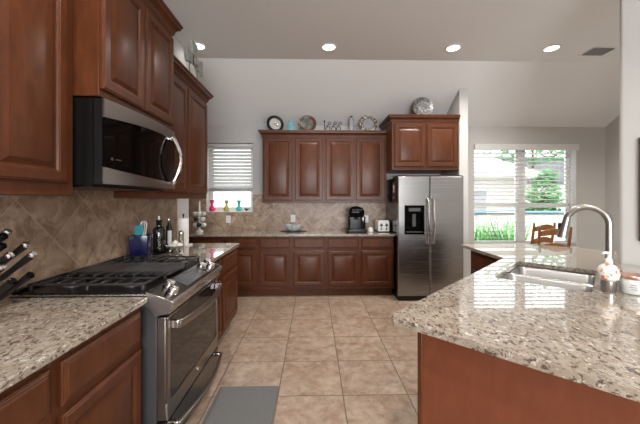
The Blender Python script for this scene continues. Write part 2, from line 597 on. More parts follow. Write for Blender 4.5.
def blind(name, label, x0, x1, zt, zb, y, n, tilt, valance, vx=None, slat=0.024):
    t = thing(name, label, 'window blind', ((x0 + x1) / 2, y, zb))
    h = (x1 - x0) / 2
    H = zt - zb
    if valance:
        a, b = vx
        cx = (x0 + x1) / 2
        MB().box(a - cx, b - cx, -0.105, -0.085, H - valance, H + 0.01).box(a - cx, a - cx + 0.012, -0.085, 0.02, H - valance, H + 0.01).box(b - cx - 0.012, b - cx, -0.085, 0.02, H - valance, H + 0.01).build('valance', BLIND, t, bevel=0.004)
    MB().box(-h, h, -0.028, 0.028, H - 0.045, H).build('head_rail', BLIND, t, bevel=0.003)
    m = MB()
    z0 = 0.03
    for i in range(n):
        z = z0 + (H - 0.07 - z0) * i / (n - 1)
        M = Matrix.Translation((0, 0, z)) @ Matrix.Rotation(tilt, 4, 'X')
        m.box(-h + 0.004, h - 0.004, -slat, slat, -0.0014, 0.0014, M)
    m.build('slats', BLIND, t, smooth=False)
    m = MB().box(-h, h, -0.025, 0.025, 0, 0.018)
    m.build('bottom_rail', BLIND, t, bevel=0.003)
    for f in (-0.72, 0.72):
        MB().tube([(h * f, -0.025, 0.01), (h * f, -0.025, H - 0.04)], 0.0015, 5).build('cord', BLIND, t)
    return t
b1 = blind('window_blind', 'white slat blind lowered two thirds over the kitchen window above the vases', KW[0] + 0.015, KW[1] - 0.012, 2.338, 1.545, YB + 0.06, 13, math.radians(56), 0, slat=0.0335)
m = MB()
for i in range(8):
    m.box(-0.362, 0.362, -0.024, 0.024, 0.02 + i * 0.0065, 0.0235 + i * 0.0065)
m.build('slat_stack', BLIND, b1, smooth=False)
b2 = blind('window_blind', 'white open slat blind over both sashes of the nook window with a white valance', NW[0] + 0.012, NW[1] - 0.012, 2.335, 0.67, YB + 0.07, 25, math.radians(-13), 0.09, (NW[0] - 0.005, NW[1] + 0.02))

# ------------------------------------------------------------------ cabinets
def rect_loop(x0, x1, z0, z1, i, y):
    return [(x0 + i, y, z0 + i), (x1 - i, y, z0 + i), (x1 - i, y, z1 - i), (x0 + i, y, z1 - i)]
def door_mb(x0, x1, z0, z1):
    pr = [(0, 0), (0, -0.013), (0.004, -0.017), (0.008, -0.017), (0.012, -0.021), (0.050, -0.021), (0.053, -0.018), (0.057, -0.018), (0.062, -0.011), (0.070, -0.010), (0.094, -0.019), (0.097, -0.020)]
    return MB().loops([rect_loop(x0, x1, z0, z1, i, y) for i, y in pr])
def drawer_mb(x0, x1, z0, z1):
    pr = [(0, 0), (0, -0.010), (0.003, -0.014), (0.007, -0.014), (0.010, -0.017), (0.014, -0.017), (0.020, -0.021)]
    return MB().loops([rect_loop(x0, x1, z0, z1, i, y) for i, y in pr])
def fronts(t, doors=(), drawers=()):
    for d in doors:
        door_mb(*d).build('door', WOOD, t, angle=20)
    for d in drawers:
        drawer_mb(*d).build('drawer', WOOD, t, angle=20)

def sweep(path, prof, side=1):
    """profile (out, z) along a level path with mitred corners"""
    pts = [Vector((p[0], p[1], 0)) for p in path]
    L = []
    n = len(pts)
    for i, p in enumerate(pts):
        d0 = (pts[i] - pts[i - 1]).normalized() if i > 0 else None
        d1 = (pts[i + 1] - pts[i]).normalized() if i < n - 1 else None
        d0 = d0 or d1
        d1 = d1 or d0
        n0 = Vector((d0.y, -d0.x, 0)) * side
        n1 = Vector((d1.y, -d1.x, 0)) * side
        k = (n0 + n1)
        k = k / (1 + n0.dot(n1))
        L.append([(p.x + k.x * o, p.y + k.y * o, z) for o, z in prof])
    m = MB()
    m.loops(L)
    return m
CROWN = [(0, 0), (0.004, 0), (0.007, 0.012), (0.013, 0.014), (0.016, 0.03), (0.026, 0.05), (0.042, 0.063), (0.048, 0.066), (0.05, 0.082), (0.058, 0.088), (0.06, 0.104), (0, 0.104)]
def crown(t, path, z):
    sweep(path, [(o, z + h) for o, h in CROWN], 1).build('crown_moulding', WOOD, t, angle=25)

def base_cab(label, loc, rot, w, doors, drawers, depth=0.60, name='base_cabinet', ztop=0.882):
    t = thing(name, label, 'kitchen cabinet', loc, rot)
    MB().box(0, w, 0, depth, 0.115, ztop).build('carcass', WOOD, t, bevel=0.002)
    MB().box(0, w, 0.075, depth, 0.0, 0.115).build('toe_kick', WOOD, t)
    fronts(t, doors, drawers)
    return t

# --- back run, faces the camera
YFACE = 4.425
def back_base(label, x0, x1, cells):
    drs, dws = [], []
    for a, b in cells:
        drs.append((a - x0, b - x0, 0.162, 0.672))
        dws.append((a - x0, b - x0, 0.708, 0.862))
    return base_cab(label, (x0, YFACE, 0), 0, x1 - x0, drs, dws, depth=YB - 0.012 - YFACE)
back_base('cherry base cabinet on the back wall under the kitchen window, two doors', -1.76, -0.803, [(-1.735, -1.30), (-1.265, -0.829)])
back_base('cherry base cabinet on the back wall under the glass bowl, two doors and two drawers', -0.803, 0.181, [(-0.778, -0.336), (-0.288, 0.156)])
back_base('cherry base cabinet on the back wall under the coffee maker, two doors and two drawers', 0.181, 1.175, [(0.207, 0.660), (0.702, 1.148)])
back_base('cherry base cabinet in the back corner mostly hidden by the range wall', -2.597, -1.76, [(-2.56, -2.20), (-2.16, -1.79)])

YU = 4.70
def upper(label, loc, rot, w, depth, z0, z1, doors, crownpath=None, zc=None):
    t = thing('wall_cabinet', label, 'kitchen cabinet', loc, rot)
    MB().box(0, w, 0, depth, z0 - loc[2], z1 - loc[2]).build('carcass', WOOD, t, bevel=0.002)
    fronts(t, [(a, b, c - loc[2], d - loc[2]) for a, b, c, d in doors])
    if crownpath:
        crown(t, crownpath, zc - loc[2])
    return t
zc = 2.375
UD = YB - YU
upper('cherry wall cabinet on the back wall above the glass bowl, below the black rimmed plate', (-0.785, YU, 1.372), 0, 0.955, UD, 1.372, 2.475,
      [(0.022, 0.462, 1.405, 2.365), (0.502, 0.930, 1.405, 2.365)], [(0, UD), (0, 0), (0.955, 0)], zc)
upper('cherry wall cabinet on the back wall above the coffee maker, below the mottled rim plate', (0.170, YU, 1.372), 0, 0.968, UD, 1.372, 2.475,
      [(0.022, 0.462, 1.405, 2.365), (0.490, 0.935, 1.405, 2.365)], [(0, 0), (0.968, 0)], zc)
YFC = 4.39
fx0, fx1 = 1.140, 2.118
upper('deep cherry wall cabinet above the steel refrigerator with two short doors', (fx0, YFC, 1.845), 0, fx1 - fx0, YB - YFC, 1.845, 2.635,
      [(0.035, 0.480, 1.892, 2.513), (0.508, 0.955, 1.892, 2.513)], [(0, YB - YFC), (0, 0), (fx1 - fx0, 0)], 2.535)

# --- left run, faces +X : local x -> world +y, local y -> world -x
RL = PI / 2
XFACE = -0.875
LD = XFACE - XL - 0.012
def left_base(label, y0, y1, cells, dz=(0.70, 0.855), oz=(0.16, 0.668)):
    drs = [(a - y0, b - y0, *oz) for a, b in cells]
    dws = [(a - y0, b - y0, *dz) for a, b in cells]
    return base_cab(label, (XFACE, y0, 0), RL, y1 - y0, drs, dws, depth=LD)
left_base('cherry base cabinet beside the range on the near side, drawer over one door', 1.03, 1.560, [(1.062, 1.538)])
left_base('cherry base cabinet second from the range on the near side, cut by the frame', 0.35, 1.03, [(0.40, 1.015)])
left_base('narrow cherry base cabinet just past the far side of the range', 2.43, 2.88, [(2.46, 2.855)])
left_base('cherry base cabinet at the far end of the range run under the paper towels', 2.88, 3.485, [(2.91, 3.455)])
XU = -1.225
UL = XU - XL
def left_upper(label, y0, y1, z0, z1, doors, path=None, zcr=None, x=XU):
    return upper(label, (x, y0, z0), RL, y1 - y0, x - XL, z0, z1, [(a - y0, b - y0, c, d) for a, b, c, d in doors], path, zcr)
left_upper('cherry wall cabinet above the knife block, largest in the frame', 0.70, 1.575, 1.432, 2.61,
           [(0.73, 1.125, 1.492, 2.48), (1.135, 1.525, 1.492, 2.48)], [(0, 0), (0.875, 0)], 2.515)
XM = -1.10
left_upper('tall cherry wall cabinet hung above the microwave, standing proud of its neighbours', 1.582, 2.392, 1.945, 2.785,
           [(1.590, 1.980, 1.985, 2.660), (1.992, 2.384, 1.985, 2.660)], [(0, XM - XL), (0, 0), (0.81, 0), (0.81, XM - XL)], 2.685, XM)
left_upper('cherry wall cabinet past the microwave at the end of the left wall, cross on top', 2.400, 3.515, 1.425, 2.615,
           [(2.43, 2.945, 1.475, 2.49), (2.965, 3.49, 1.475, 2.49)], [(0, 0), (1.115, 0), (1.115, UL)], 2.52)

# --- peninsula
def island():
    # sink base: fronts face the aisle at 45 degrees; local x runs from the far end to the near end panel
    sx, sy = st(2.93, -0.585)
    w = 2.93 - 1.215
    t = thing('sink_base_cabinet', 'cherry sink base cabinet of the angled peninsula with a flat end panel', 'kitchen cabinet', (sx, sy, 0), math.radians(-135))
    d = 1.20
    m = MB()                                              # open-topped carcass so the bowls hang inside
    m.box(0, w - 0.02, 0.0, 0.02, 0.115, 0.882).box(0, w - 0.02, d - 0.02, d, 0.115, 0.882).box(0, 0.02, 0.02, d - 0.02, 0.115, 0.882).box(w - 0.04, w - 0.02, 0.02, d - 0.02, 0.115, 0.882).box(0.02, w - 0.04, 0.02, d - 0.02, 0.115, 0.135)
    m.build('carcass', WOOD, t)
    MB().box(0, w - 0.02, 0.075, d, 0, 0.115).build('toe_kick', WOOD, t)
    MB().box(w - 0.02, w, 0.012, d, 0.0, 0.882).build('end_panel', PANEL, t, bevel=0.002)
    MB().box(w - 0.022, w + 0.004, -0.006, 0.014, 0.0, 0.882).build('corner_stile', WOOD, t, bevel=0.003)
    fronts(t, [(0.05, 0.43, 0.162, 0.672), (0.46, 0.84, 0.162, 0.672), (0.88, 1.25, 0.162, 0.672), (1.28, 1.65, 0.162, 0.672)],
           [(0.05, 0.43, 0.705, 0.86), (0.46, 0.84, 0.705, 0.86), (0.88, 1.25, 0.705, 0.86), (1.28, 1.65, 0.705, 0.86)])
    # short leg towards the refrigerator, faces -X
    base_cab('short cherry base cabinet under the far leg of the peninsula, facing the refrigerator', (1.700, 3.25, 0), -PI / 2, 0.62, [(0.03, 0.59, 0.162, 0.672)], [(0.03, 0.59, 0.705, 0.86)], depth=0.55)
island()

# ------------------------------------------------------------------ countertops
def slab(name, outer, hole, z0, z1, mat, bev=0.006):
    bm = bmesh.new()
    def ring(pts):
        vs = [bm.verts.new((x, y, z1)) for x, y in pts]
        return [bm.edges.new((vs[i], vs[(i + 1) % len(vs)])) for i in range(len(vs))]
    es = ring(outer)
    if hole:
        es += ring(hole)
    bmesh.ops.triangle_fill(bm, use_beauty=True, use_dissolve=False, edges=es)
    r = bmesh.ops.extrude_face_region(bm, geom=list(bm.faces))
    bmesh.ops.translate(bm, vec=(0, 0, z0 - z1), verts=[g for g in r['geom'] if isinstance(g, bmesh.types.BMVert)])
    m = MB()
    m.bm.free()
    m.bm = bm
    return m.build(name, mat, bevel=bev, seg=3, angle=30)
def rounded(pts, radii, n=6):
    out = []
    L = len(pts)
    for i in range(L):
        p = Vector(pts[i]); a = Vector(pts[i - 1]); b = Vector(pts[(i + 1) % L])
        r = radii[i]
        if r <= 0:
            out.append(tuple(p)); continue
        u = (a - p).normalized(); v = (b - p).normalized()
        ang = u.angle(v)
        k = r / math.tan(ang / 2)
        s, e = p + u * k, p + v * k
        c = p + (u + v).normalized() * (r / math.sin(ang / 2))
        a0 = math.atan2(s.y - c.y, s.x - c.x); a1 = math.atan2(e.y - c.y, e.x - c.x)
        da = (a1 - a0 + PI) % (2 * PI) - PI
        for j in range(n + 1):
            t = a0 + da * j / n
            out.append((c.x + r * math.cos(t), c.y + r * math.sin(t)))
    return out
Z0, Z1 = 0.884, 0.914
XE = -0.847
tag(slab('countertop', [(XL + 0.012, 0.30), (XE, 0.30), (XE, 1.578), (XL + 0.012, 1.578)], None, Z0, Z1, GRAN), 'speckled granite countertop on the near side of the range holding the knife block', 'countertop')
tag(slab('countertop', rounded([(XL + 0.012, 2.432), (XE, 2.432), (XE, 3.525), (XL + 0.012, 3.525)], [0, 0, 0.02, 0]), None, Z0, Z1, GRAN), 'speckled granite countertop past the range holding the paper towels and bottles', 'countertop')
tag(slab('countertop', [(-2.597, 4.388), (1.193, 4.388), (1.193, YB - 0.012), (-2.597, YB - 0.012)], None, Z0, Z1, GRAN), 'long speckled granite countertop along the back wall', 'countertop')
SINK = (2.180, 2.890, -0.540, -0.072)
hole = rounded([st(SINK[0], SINK[2]), st(SINK[1], SINK[2]), st(SINK[1], SINK[3]), st(SINK[0], SINK[3])], [0.03] * 4)
outer = rounded([st(1.145, -0.688), (1.630, 2.570), (1.655, 3.40), (2.44, 3.40), st(4.12, 0.042), st(3.330, 0.042), st(3.330, 0.85), st(1.145, 0.85)], [0.030, 0, 0.02, 0.02, 0, 0, 0, 0])
tag(slab('countertop', outer, hole, Z0, Z1, GRAN), 'big angled speckled granite peninsula top with the sink cut into it', 'countertop')

# ------------------------------------------------------------------ sink and faucet
def sink():
    s0, s1, t0, t1 = SINK
    cx, cy = st((s0 + s1) / 2, (t0 + t1) / 2)
    t = thing('sink', 'undermount stainless double bowl sink in the peninsula', 'sink', (cx, cy, Z0 - 0.004), math.radians(45))
    # local x along s, local y: rotate 45 -> (-1,1)/sqrt2 = -t
    L = (s1 - s0) / 2; W = (t1 - t0) / 2
    def bowl(a, b, dep):
        m = MB()
        def loop(i, z, r):
            return [(x, y, z) for x, y in rounded([(a + i, -W + i), (b - i, -W + i), (b - i, W - i), (a + i, W - i)], [r] * 4, 6)]
        m.loops([loop(-0.012, 0, 0.05), loop(-0.004, 0, 0.05), loop(0.004, -0.01, 0.05), loop(0.012, -dep + 0.04, 0.06), loop(0.024, -dep + 0.01, 0.06), loop(0.055, -dep, 0.05)], cap0=False)
        return m
    dv = 0.015
    bowl(dv + 0.012, L, 0.19).build('large_bowl', SINKM, t, angle=50)
    bowl(-L, dv - 0.012, 0.15).build('small_bowl', SINKM, t, angle=50)
    MB().box(dv - 0.017, dv + 0.017, -W - 0.004, W + 0.004, -0.034, -0.018).build('divider', SINKM, t, bevel=0.003)
    for x, dep in (((dv + L) / 2, 0.19), ((dv - L) / 2, 0.15)):
        MB().lathe([(0.0, 0.002), (0.028, 0.002), (0.042, 0.005), (0.045, 0.001)], 20, (x, 0, -dep)).build('drain', CHROME, t)
sink()
def faucet():
    fx, fy = st(2.45, -0.008)
    t = thing('faucet', 'brushed nickel gooseneck pull down faucet arching over the sink', 'faucet', (fx, fy, Z1), math.radians(135))
    MB().lathe([(0.032, 0), (0.032, 0.006), (0.026, 0.014), (0.024, 0.10), (0.021, 0.12), (0.016, 0.13)], 20).build('base', NICKEL, t)
    MB().tube([(0, 0, 0.07), (0.0, -0.04, 0.075), (0.0, -0.075, 0.10), (0.0, -0.10, 0.145)], [0.012, 0.011, 0.009, 0.007], 10).build('lever', NICKEL, t)
    R = 0.098
    pts = [(0, 0, 0.12), (0, 0, 0.24), (0, 0, 0.355)]
    n = 14
    for i in range(1, n + 1):
        a = PI - (PI - 0.28) * i / n
        pts.append((R + R * math.cos(a), 0, 0.355 + R * math.sin(a)))
    MB().tube(pts, 0.0185, 14).build('neck', NICKEL, t)
    p = Vector(pts[-1]); d = Vector((0.20, 0, -1)).normalized()
    MB().tube([p - d * 0.005, p + d * 0.01, p + d * 0.05, p + d * 0.10, p + d * 0.125], [0.0195, 0.0205, 0.022, 0.028, 0.029], 14).build('spray_head', NICKEL, t)
    q = p + d * 0.055
    MB().box(-0.014, 0.012, -0.009, 0.009, -0.022, 0.022).build('spray_button', BLACKP, t, bevel=0.004, loc=tuple(q + Vector((0.022, 0, 0))))
faucet()

# ------------------------------------------------------------------ refrigerator
def fridge():
    x0, x1, yd = 1.176, 2.100, 4.20
    W = x1 - x0
    t = thing('refrigerator', 'tall stainless side by side refrigerator with a black water dispenser', 'refrigerator', (x0, yd, 0))
    MB().box(0.022, W - 0.004, 0.075, 0.80, 0.03, 1.735).build('cabinet_body', FRIDGESIDE, t, bevel=0.006)
    MB().box(0.01, W - 0.01, 0.03, 0.70, 0.0, 0.062).build('base_grille', BLACKP, t)
    MB().box(0.0, W, 0.03, 0.30, 1.737, 1.757).build('hinge_cover', BLACKP, t, bevel=0.003)
    s = 0.449
    def fdoor(a, b, z0, z1, holes=None):
        def rnd(i, y):
            return [(a + i, y, z0 + i), (b - i, y, z0 + i), (b - i, y, z1 - i), (a + i, y, z1 - i)]
        if not holes:
            return MB().loops([rnd(0, 0.07), rnd(0, 0.012), rnd(0.004, 0.004), rnd(0.012, 0.0)])
        m = MB()
        h0, h1, k0, k1 = holes
        m.loops([rnd(0, 0.07), rnd(0, 0.012), rnd(0.004, 0.004), rnd(0.012, 0.0)], cap1=False)
        o = [m.bm.verts.new(p) for p in rnd(0.012, 0.0)]
        q = [m.bm.verts.new(p) for p in [(h0, 0, k0), (h1, 0, k0), (h1, 0, k1), (h0, 0, k1)]]
        r = [m.bm.verts.new(p) for p in [(h0, 0.06, k0), (h1, 0.06, k0), (h1, 0.06, k1), (h0, 0.06, k1)]]
        for i in range(4):
            j = (i + 1) % 4
            m.bm.faces.new((o[i], o[j], q[j], q[i]))
            m.bm.faces.new((q[i], q[j], r[j], r[i]))
        bmesh.ops.remove_doubles(m.bm, verts=m.bm.verts, dist=1e-5)
        return m
    D = (0.098, 0.362, 0.938, 1.328)
    d1 = fdoor(0, s - 0.003, 0.072, 1.742, D).build('freezer_door', STEELV, t, angle=25)
    d2 = fdoor(s + 0.003, W, 0.072, 1.742).build('fresh_food_door', STEELV, t, angle=25)
    # dispenser
    m = MB()
    m.box(D[0] - 0.008, D[0] + 0.012, -0.006, 0.055, D[2] - 0.008, D[3] + 0.008).box(D[1] - 0.012, D[1] + 0.008, -0.006, 0.055, D[2] - 0.008, D[3] + 0.008)
    m.box(D[0] + 0.012, D[1] - 0.012, -0.006, 0.055, D[2] - 0.008, D[2] + 0.02).box(D[0] + 0.012, D[1] - 0.012, -0.006, 0.055, D[3] - 0.11, D[3] + 0.008)
    m.box(D[0] + 0.012, D[1] - 0.012, 0.048, 0.055, D[2] + 0.02, D[3] - 0.11)
    m.build('dispenser', BLACKG, d1, bevel=0.003)
    MB().box(D[0] + 0.05, D[1] - 0.05, -0.009, -0.006, D[3] - 0.075, D[3] - 0.03).build('dispenser_display', DARKGREY, d1)
    MB().box(0.205, 0.255, 0.012, 0.03, D[2] + 0.10, D[3] - 0.11).build('dispenser_paddle', DARKGREY, d1, bevel=0.004)
    MB().box(D[0] + 0.02, D[1] - 0.02, 0.0, 0.048, D[2] + 0.02, D[2] + 0.03).build('drip_tray', DARKGREY, d1)
    for dd, hx in ((d1, s - 0.036), (d2, s + 0.040)):
        pts = [(hx, 0.0, 0.80), (hx, -0.035, 0.82)]
        for i in range(9):
            f = i / 8
            pts.append((hx, -0.045 - 0.018 * math.sin(PI * f), 0.85 + 0.55 * f))
        pts += [(hx, -0.035, 1.43), (hx, 0.0, 1.45)]
        MB().tube(pts, 0.0135, 10).build('handle', CHROME, dd)
fridge()
# magnets on the fridge side
o = thing('fridge_magnet', 'dark wine red notepad magnet on the black refrigerator side', 'magnet', (1.1975, 4.46, 1.38))
MB().box(-0.012, 0, -0.09, 0.09, 0, 0.30).build('pad', WINE, o, bevel=0.003)
MB().box(-0.014, -0.012, -0.03, 0.02, 0.14, 0.25).build('note', LABELW, o)
MB().ball((-0.014, 0.0, 0.06), 0.014, 8, 6).build('clip', CHROME, o)

# ------------------------------------------------------------------ range (faces +X)
RY0, RY1 = 1.590, 2.420
def stove():
    w = RY1 - RY0
    xf = -0.755
    t = thing('range', 'stainless slide in gas range with black grates and glass oven door', 'stove', (xf, RY0, 0), RL)
    D = xf - XL - 0.014                   # local depth, y from door face (0) back to the wall
    MB().box(0.004, w - 0.004, 0.058, D, 0.09, 0.905).build('body', DARKGREY, t, bevel=0.003)
    MB().box(0.03, w - 0.03, 0.09, D - 0.03, 0.0, 0.09).build('plinth', BLACKP, t)
    m = MB().box(-0.008, w + 0.008, 0.105, D, 0.915, 0.924)
    m.build('cooktop_rim', STEEL, t, bevel=0.002)
    m = MB().box(0.0, w, 0.110, D - 0.003, 0.924, 0.932)
    m.build('cooktop', BLACKM, t, bevel=0.004)
    MB().box(0.0, w, D - 0.035, D - 0.002, 0.932, 0.948).build('rear_trim', BLACKM, t, bevel=0.004)
    # slanted control panel: local y, z section
    sec = [(0.105, 0.936), (-0.022, 0.889), (-0.030, 0.880), (-0.006, 0.822), (0.058, 0.812), (0.105, 0.86)]
    MB().prism(sec, -0.006, w + 0.006, lambda a, b, z: (z, a, b)).build('control_panel', DARKSTEEL, t, bevel=0.004, seg=2, angle=30)
    MB().prism([(-0.022, 0.8905), (-0.034, 0.880), (-0.010, 0.8205), (0.0, 0.8205), (-0.028, 0.878)], -0.0065, w + 0.0065, lambda a, b, z: (z, a, b)).build('panel_lip', STEEL, t, bevel=0.001)
    for xa in (-0.010, w + 0.0065):
        MB().prism(sec, xa, xa + 0.0035, lambda a, b, z: (z, a, b)).build('panel_end_cap', NICKEL, t, bevel=0.001)
    sl = math.atan2(0.936 - 0.889, 0.127)
    def on_panel(x, u):                   # u measured from the front edge back along the slope
        return Vector((x, -0.022 + u * math.cos(sl), 0.889 + u * math.sin(sl)))
    M = Matrix.Translation(on_panel(w / 2, 0.068)) @ Matrix.Rotation(sl, 4, 'X')
    MB().box(-0.17, 0.17, -0.046, 0.046, 0.0, 0.003, M).build('display', DARKGREY, t, bevel=0.001)
    for i in range(5):
        for j in range(3):
            MB().box(-0.075 + i * 0.032, -0.060 + i * 0.032, -0.035 + j * 0.028, -0.031 + j * 0.028, 0.003, 0.0036, M).build('touch_key', GREYLAB, t, smooth=False)
    for x, u in ((0.085, 0.040), (0.150, 0.090), (w - 0.200, 0.088), (w - 0.130, 0.042), (w - 0.070, 0.092)):
        M = Matrix.Translation(on_panel(x, u)) @ Matrix.Rotation(sl, 4, 'X')
        k = MB().lathe([(0.032, 0.0), (0.032, 0.006), (0.029, 0.008), (0.028, 0.030), (0.024, 0.034), (0.0, 0.034)], 20, M=M).build('knob', CHROME, t, angle=40)
        MB().box(-0.004, 0.004, -0.024, 0.024, 0.034, 0.038, M).build('knob_grip', CHROME, k, bevel=0.002)
    # oven door
    def frame(x0, x1, z0, z1, y0, y1, a, b, c, d):
        m = MB()
        m.box(x0, x1, y0, y1, z0, z0 + c).box(x0, x1, y0, y1, z1 - d, z1).box(x0, x0 + a, y0, y1, z0 + c, z1 - d).box(x1 - b, x1, y0, y1, z0 + c, z1 - d)
        bmesh.ops.remove_doubles(m.bm, verts=m.bm.verts, dist=1e-5)
        return m
    od = MB().box(0.004, w - 0.004, 0.012, 0.056, 0.262, 0.800).build('oven_door', STEELY, t, bevel=0.003)
    frame(0.004, w - 0.004, 0.262, 0.800, 0.0, 0.012, 0.030, 0.030, 0.090, 0.012).build('door_frame', STEELY, od, bevel=0.003)
    MB().box(0.035, w - 0.035, 0.004, 0.011, 0.354, 0.787).build('oven_window', OVENG, od)
    MB().lathe([(0.013, 0), (0.013, 0.003), (0.010, 0.004), (0.0, 0.004)], 20, (w / 2, 0, 0.308), Matrix.Rotation(PI / 2, 4, 'X')).build('emblem', CHROME, od)
    def bar(z, par, r):
        pts = []
        for i in range(13):
            f = i / 12
            pts.append((0.045 + (w - 0.09) * f, -0.036 - 0.045 * math.sin(PI * f), z))
        m = MB()
        loops_ = []
        for p in pts:
            loops_.append([(p[0], p[1] - 0.011, p[2] - r), (p[0], p[1] - 0.015, p[2]), (p[0], p[1] - 0.011, p[2] + r), (p[0], p[1] + 0.008, p[2] + r), (p[0], p[1] + 0.008, p[2] - r)])
        m.loops(loops_)
        h = m.build('handle', STEELY, par, bevel=0.003)
        for x in (0.055, w - 0.055):
            MB().box(x - 0.014, x + 0.014, -0.036, 0.002, z - r, z + r).build('handle_post', CHROME, h, bevel=0.003)
    bar(0.748, od, 0.020)
    dr = MB().box(0.004, w - 0.004, 0.004, 0.056, 0.092, 0.252).build('storage_drawer', BLACKM, t, bevel=0.003)
    MB().box(0.004, w - 0.004, 0.0, 0.004, 0.092, 0.252).build('drawer_face', DARKSTEEL, dr)
    bar(0.218, dr, 0.013)
    # burners and grates
    yc0, yc1 = 0.130, D - 0.06
    for x in (0.15, w - 0.15):
        for y in (yc0 + 0.13, yc1 - 0.14):
            b = MB().lathe([(0.055, 0.932), (0.055, 0.938), (0.04, 0.944), (0.036, 0.944)], 20, (x, y, 0)).build('burner_ring', DARKGREY, t)
            MB().lathe([(0.036, 0.944), (0.036, 0.953), (0.03, 0.956), (0.0, 0.956)], 20, (x, y, 0)).build('burner_cap', IRON, b)
    def grate(x0, x1):
        m = MB()
        zb, zt = 0.962, 0.975
        h = 0.0048
        for x in (x0 + h, x1 - h):
            m.box(x - h, x + h, yc0, yc1, zb, zt)
        for y in (yc0 + h, yc1 - h):
            m.box(x0, x1, y - h, y + h, zb, zt)
        m.box(x0, x1, (yc0 + yc1) / 2 - h, (yc0 + yc1) / 2 + h, zb, zt)
        for i in range(1, 8):
            if i == 4:
                continue
            y = yc0 + (yc1 - yc0) * i / 8
            a = (x1 - x0)
            m.box(x0, x0 + a * 0.38, y - 0.0045, y + 0.0045, zb + 0.002, zt + 0.004).box(x1 - a * 0.38, x1, y - 0.0045, y + 0.0045, zb + 0.002, zt + 0.004)
        m.box((x0 + x1) / 2 - 0.005, (x0 + x1) / 2 + 0.005, yc0, yc1, zb, zt)
        for x in (x0 + 0.012, x1 - 0.012):
            for y in (yc0 + 0.012, yc1 - 0.012, (yc0 + yc1) / 2):
                m.box(x - 0.008, x + 0.008, y - 0.008, y + 0.008, 0.932, zb)
        return m
    g = 0.004
    grate(0.02, 0.28).build('grate', IRON, t, bevel=0.0025)
    grate(w - 0.28, w - 0.02).build('grate', IRON, t, bevel=0.0025)
    # centre griddle plate with a raised rim
    a, b = 0.29, w - 0.29
    m = MB()
    def R(i, z):
        return [(x, y, z) for x, y in rounded([(a + i, yc0 + i), (b - i, yc0 + i), (b - i, yc1 - i), (a + i, yc1 - i)], [0.02] * 4, 4)]
    m.loops([R(0.006, 0.945), R(0, 0.950), R(0, 0.976), R(0.006, 0.977), R(0.012, 0.968), R(0.03, 0.967)])
    m.build('griddle', GRIDDLE, t, angle=50)
    m = MB()
    for x in (a + 0.02, b - 0.02):
        for y in (yc0 + 0.03, yc1 - 0.03):
            m.box(x - 0.008, x + 0.008, y - 0.008, y + 0.008, 0.932, 0.946)
    m.build('griddle_feet', IRON, t)
stove()

# ------------------------------------------------------------------ microwave (faces +X)
def microwave():
    y0, y1 = 1.588, 2.388
    w = y1 - y0
    z0, z1 = 1.478, 1.938
    H = z1 - z0
    t = thing('microwave', 'stainless over the range microwave with a black glass door', 'microwave', (XM + 0.025, y0, z0), RL)
    D = XM + 0.025 - XL - 0.012
    MB().box(0, w, 0.05, D, 0.012, H).build('housing', BLACKM, t, bevel=0.004)
    MB().box(0.03, w - 0.03, 0.08, D - 0.05, 0.0, 0.012).build('vent_base', BLACKP, t)
    n = 16
    bow = lambda f: -0.030 * math.sin(PI * f)
    def strip(zlo, zhi, dy, name, mat, x0=0.0, x1=w, par=t, th=0.010):
        m = MB()
        L = []
        for i in range(n + 1):
            f = i / n
            x = x0 + (x1 - x0) * f
            y = bow(x / w) + dy
            a, b = zlo(x / w), zhi(x / w)
            L.append([(x, y + th, a), (x, y, a), (x, y, b), (x, y + th, b)])
        m.loops(L)
        return m.build(name, mat, par, angle=25)
    lo = lambda f: 0.016
    lo2 = lambda f: 0.062 + 0.040 * (1 - f) ** 2
    hi2 = lambda f: H - 0.100 + 0.012 * math.sin(PI * f) + 0.030 * f
    hi = lambda f: H - 0.004
    strip(lo, hi, 0.012, 'door_body', BLACKP, th=0.045)
    d = strip(lo2, hi2, 0.003, 'door', BLACKG, th=0.0085)
    strip(lo, lo2, 0.0, 'lower_trim', STEELY)
    strip(hi2, hi, 0.0, 'upper_trim', STEELY)
    MB().lathe([(0.009, 0), (0.009, 0.002), (0, 0.002)], 14, (0.055, bow(0.07) + 0.004, 0.15), Matrix.Rotation(PI / 2, 4, 'X')).build('emblem', DARKGREY, d)
    m = MB()
    for i in range(6):
        m.box(0.075 + i * 0.008, 0.081 + i * 0.008, bow(0.12) + 0.0005, bow(0.12) + 0.003, 0.147, 0.153)
    m.build('lettering', DARKGREY, d)
    pts = [(w - 0.10, bow(0.87), 0.060), (w - 0.100, -0.030, 0.055)]
    for i in range(15):
        f = i / 14
        pts.append((w - 0.100, -0.035 - 0.052 * math.sin(PI * f), 0.060 + (H - 0.13) * f))
    pts += [(w - 0.100, -0.030, H - 0.065), (w - 0.10, bow(0.87), H - 0.075)]
    MB().tube(pts, 0.0145, 10).build('handle', CHROME, d)
microwave()

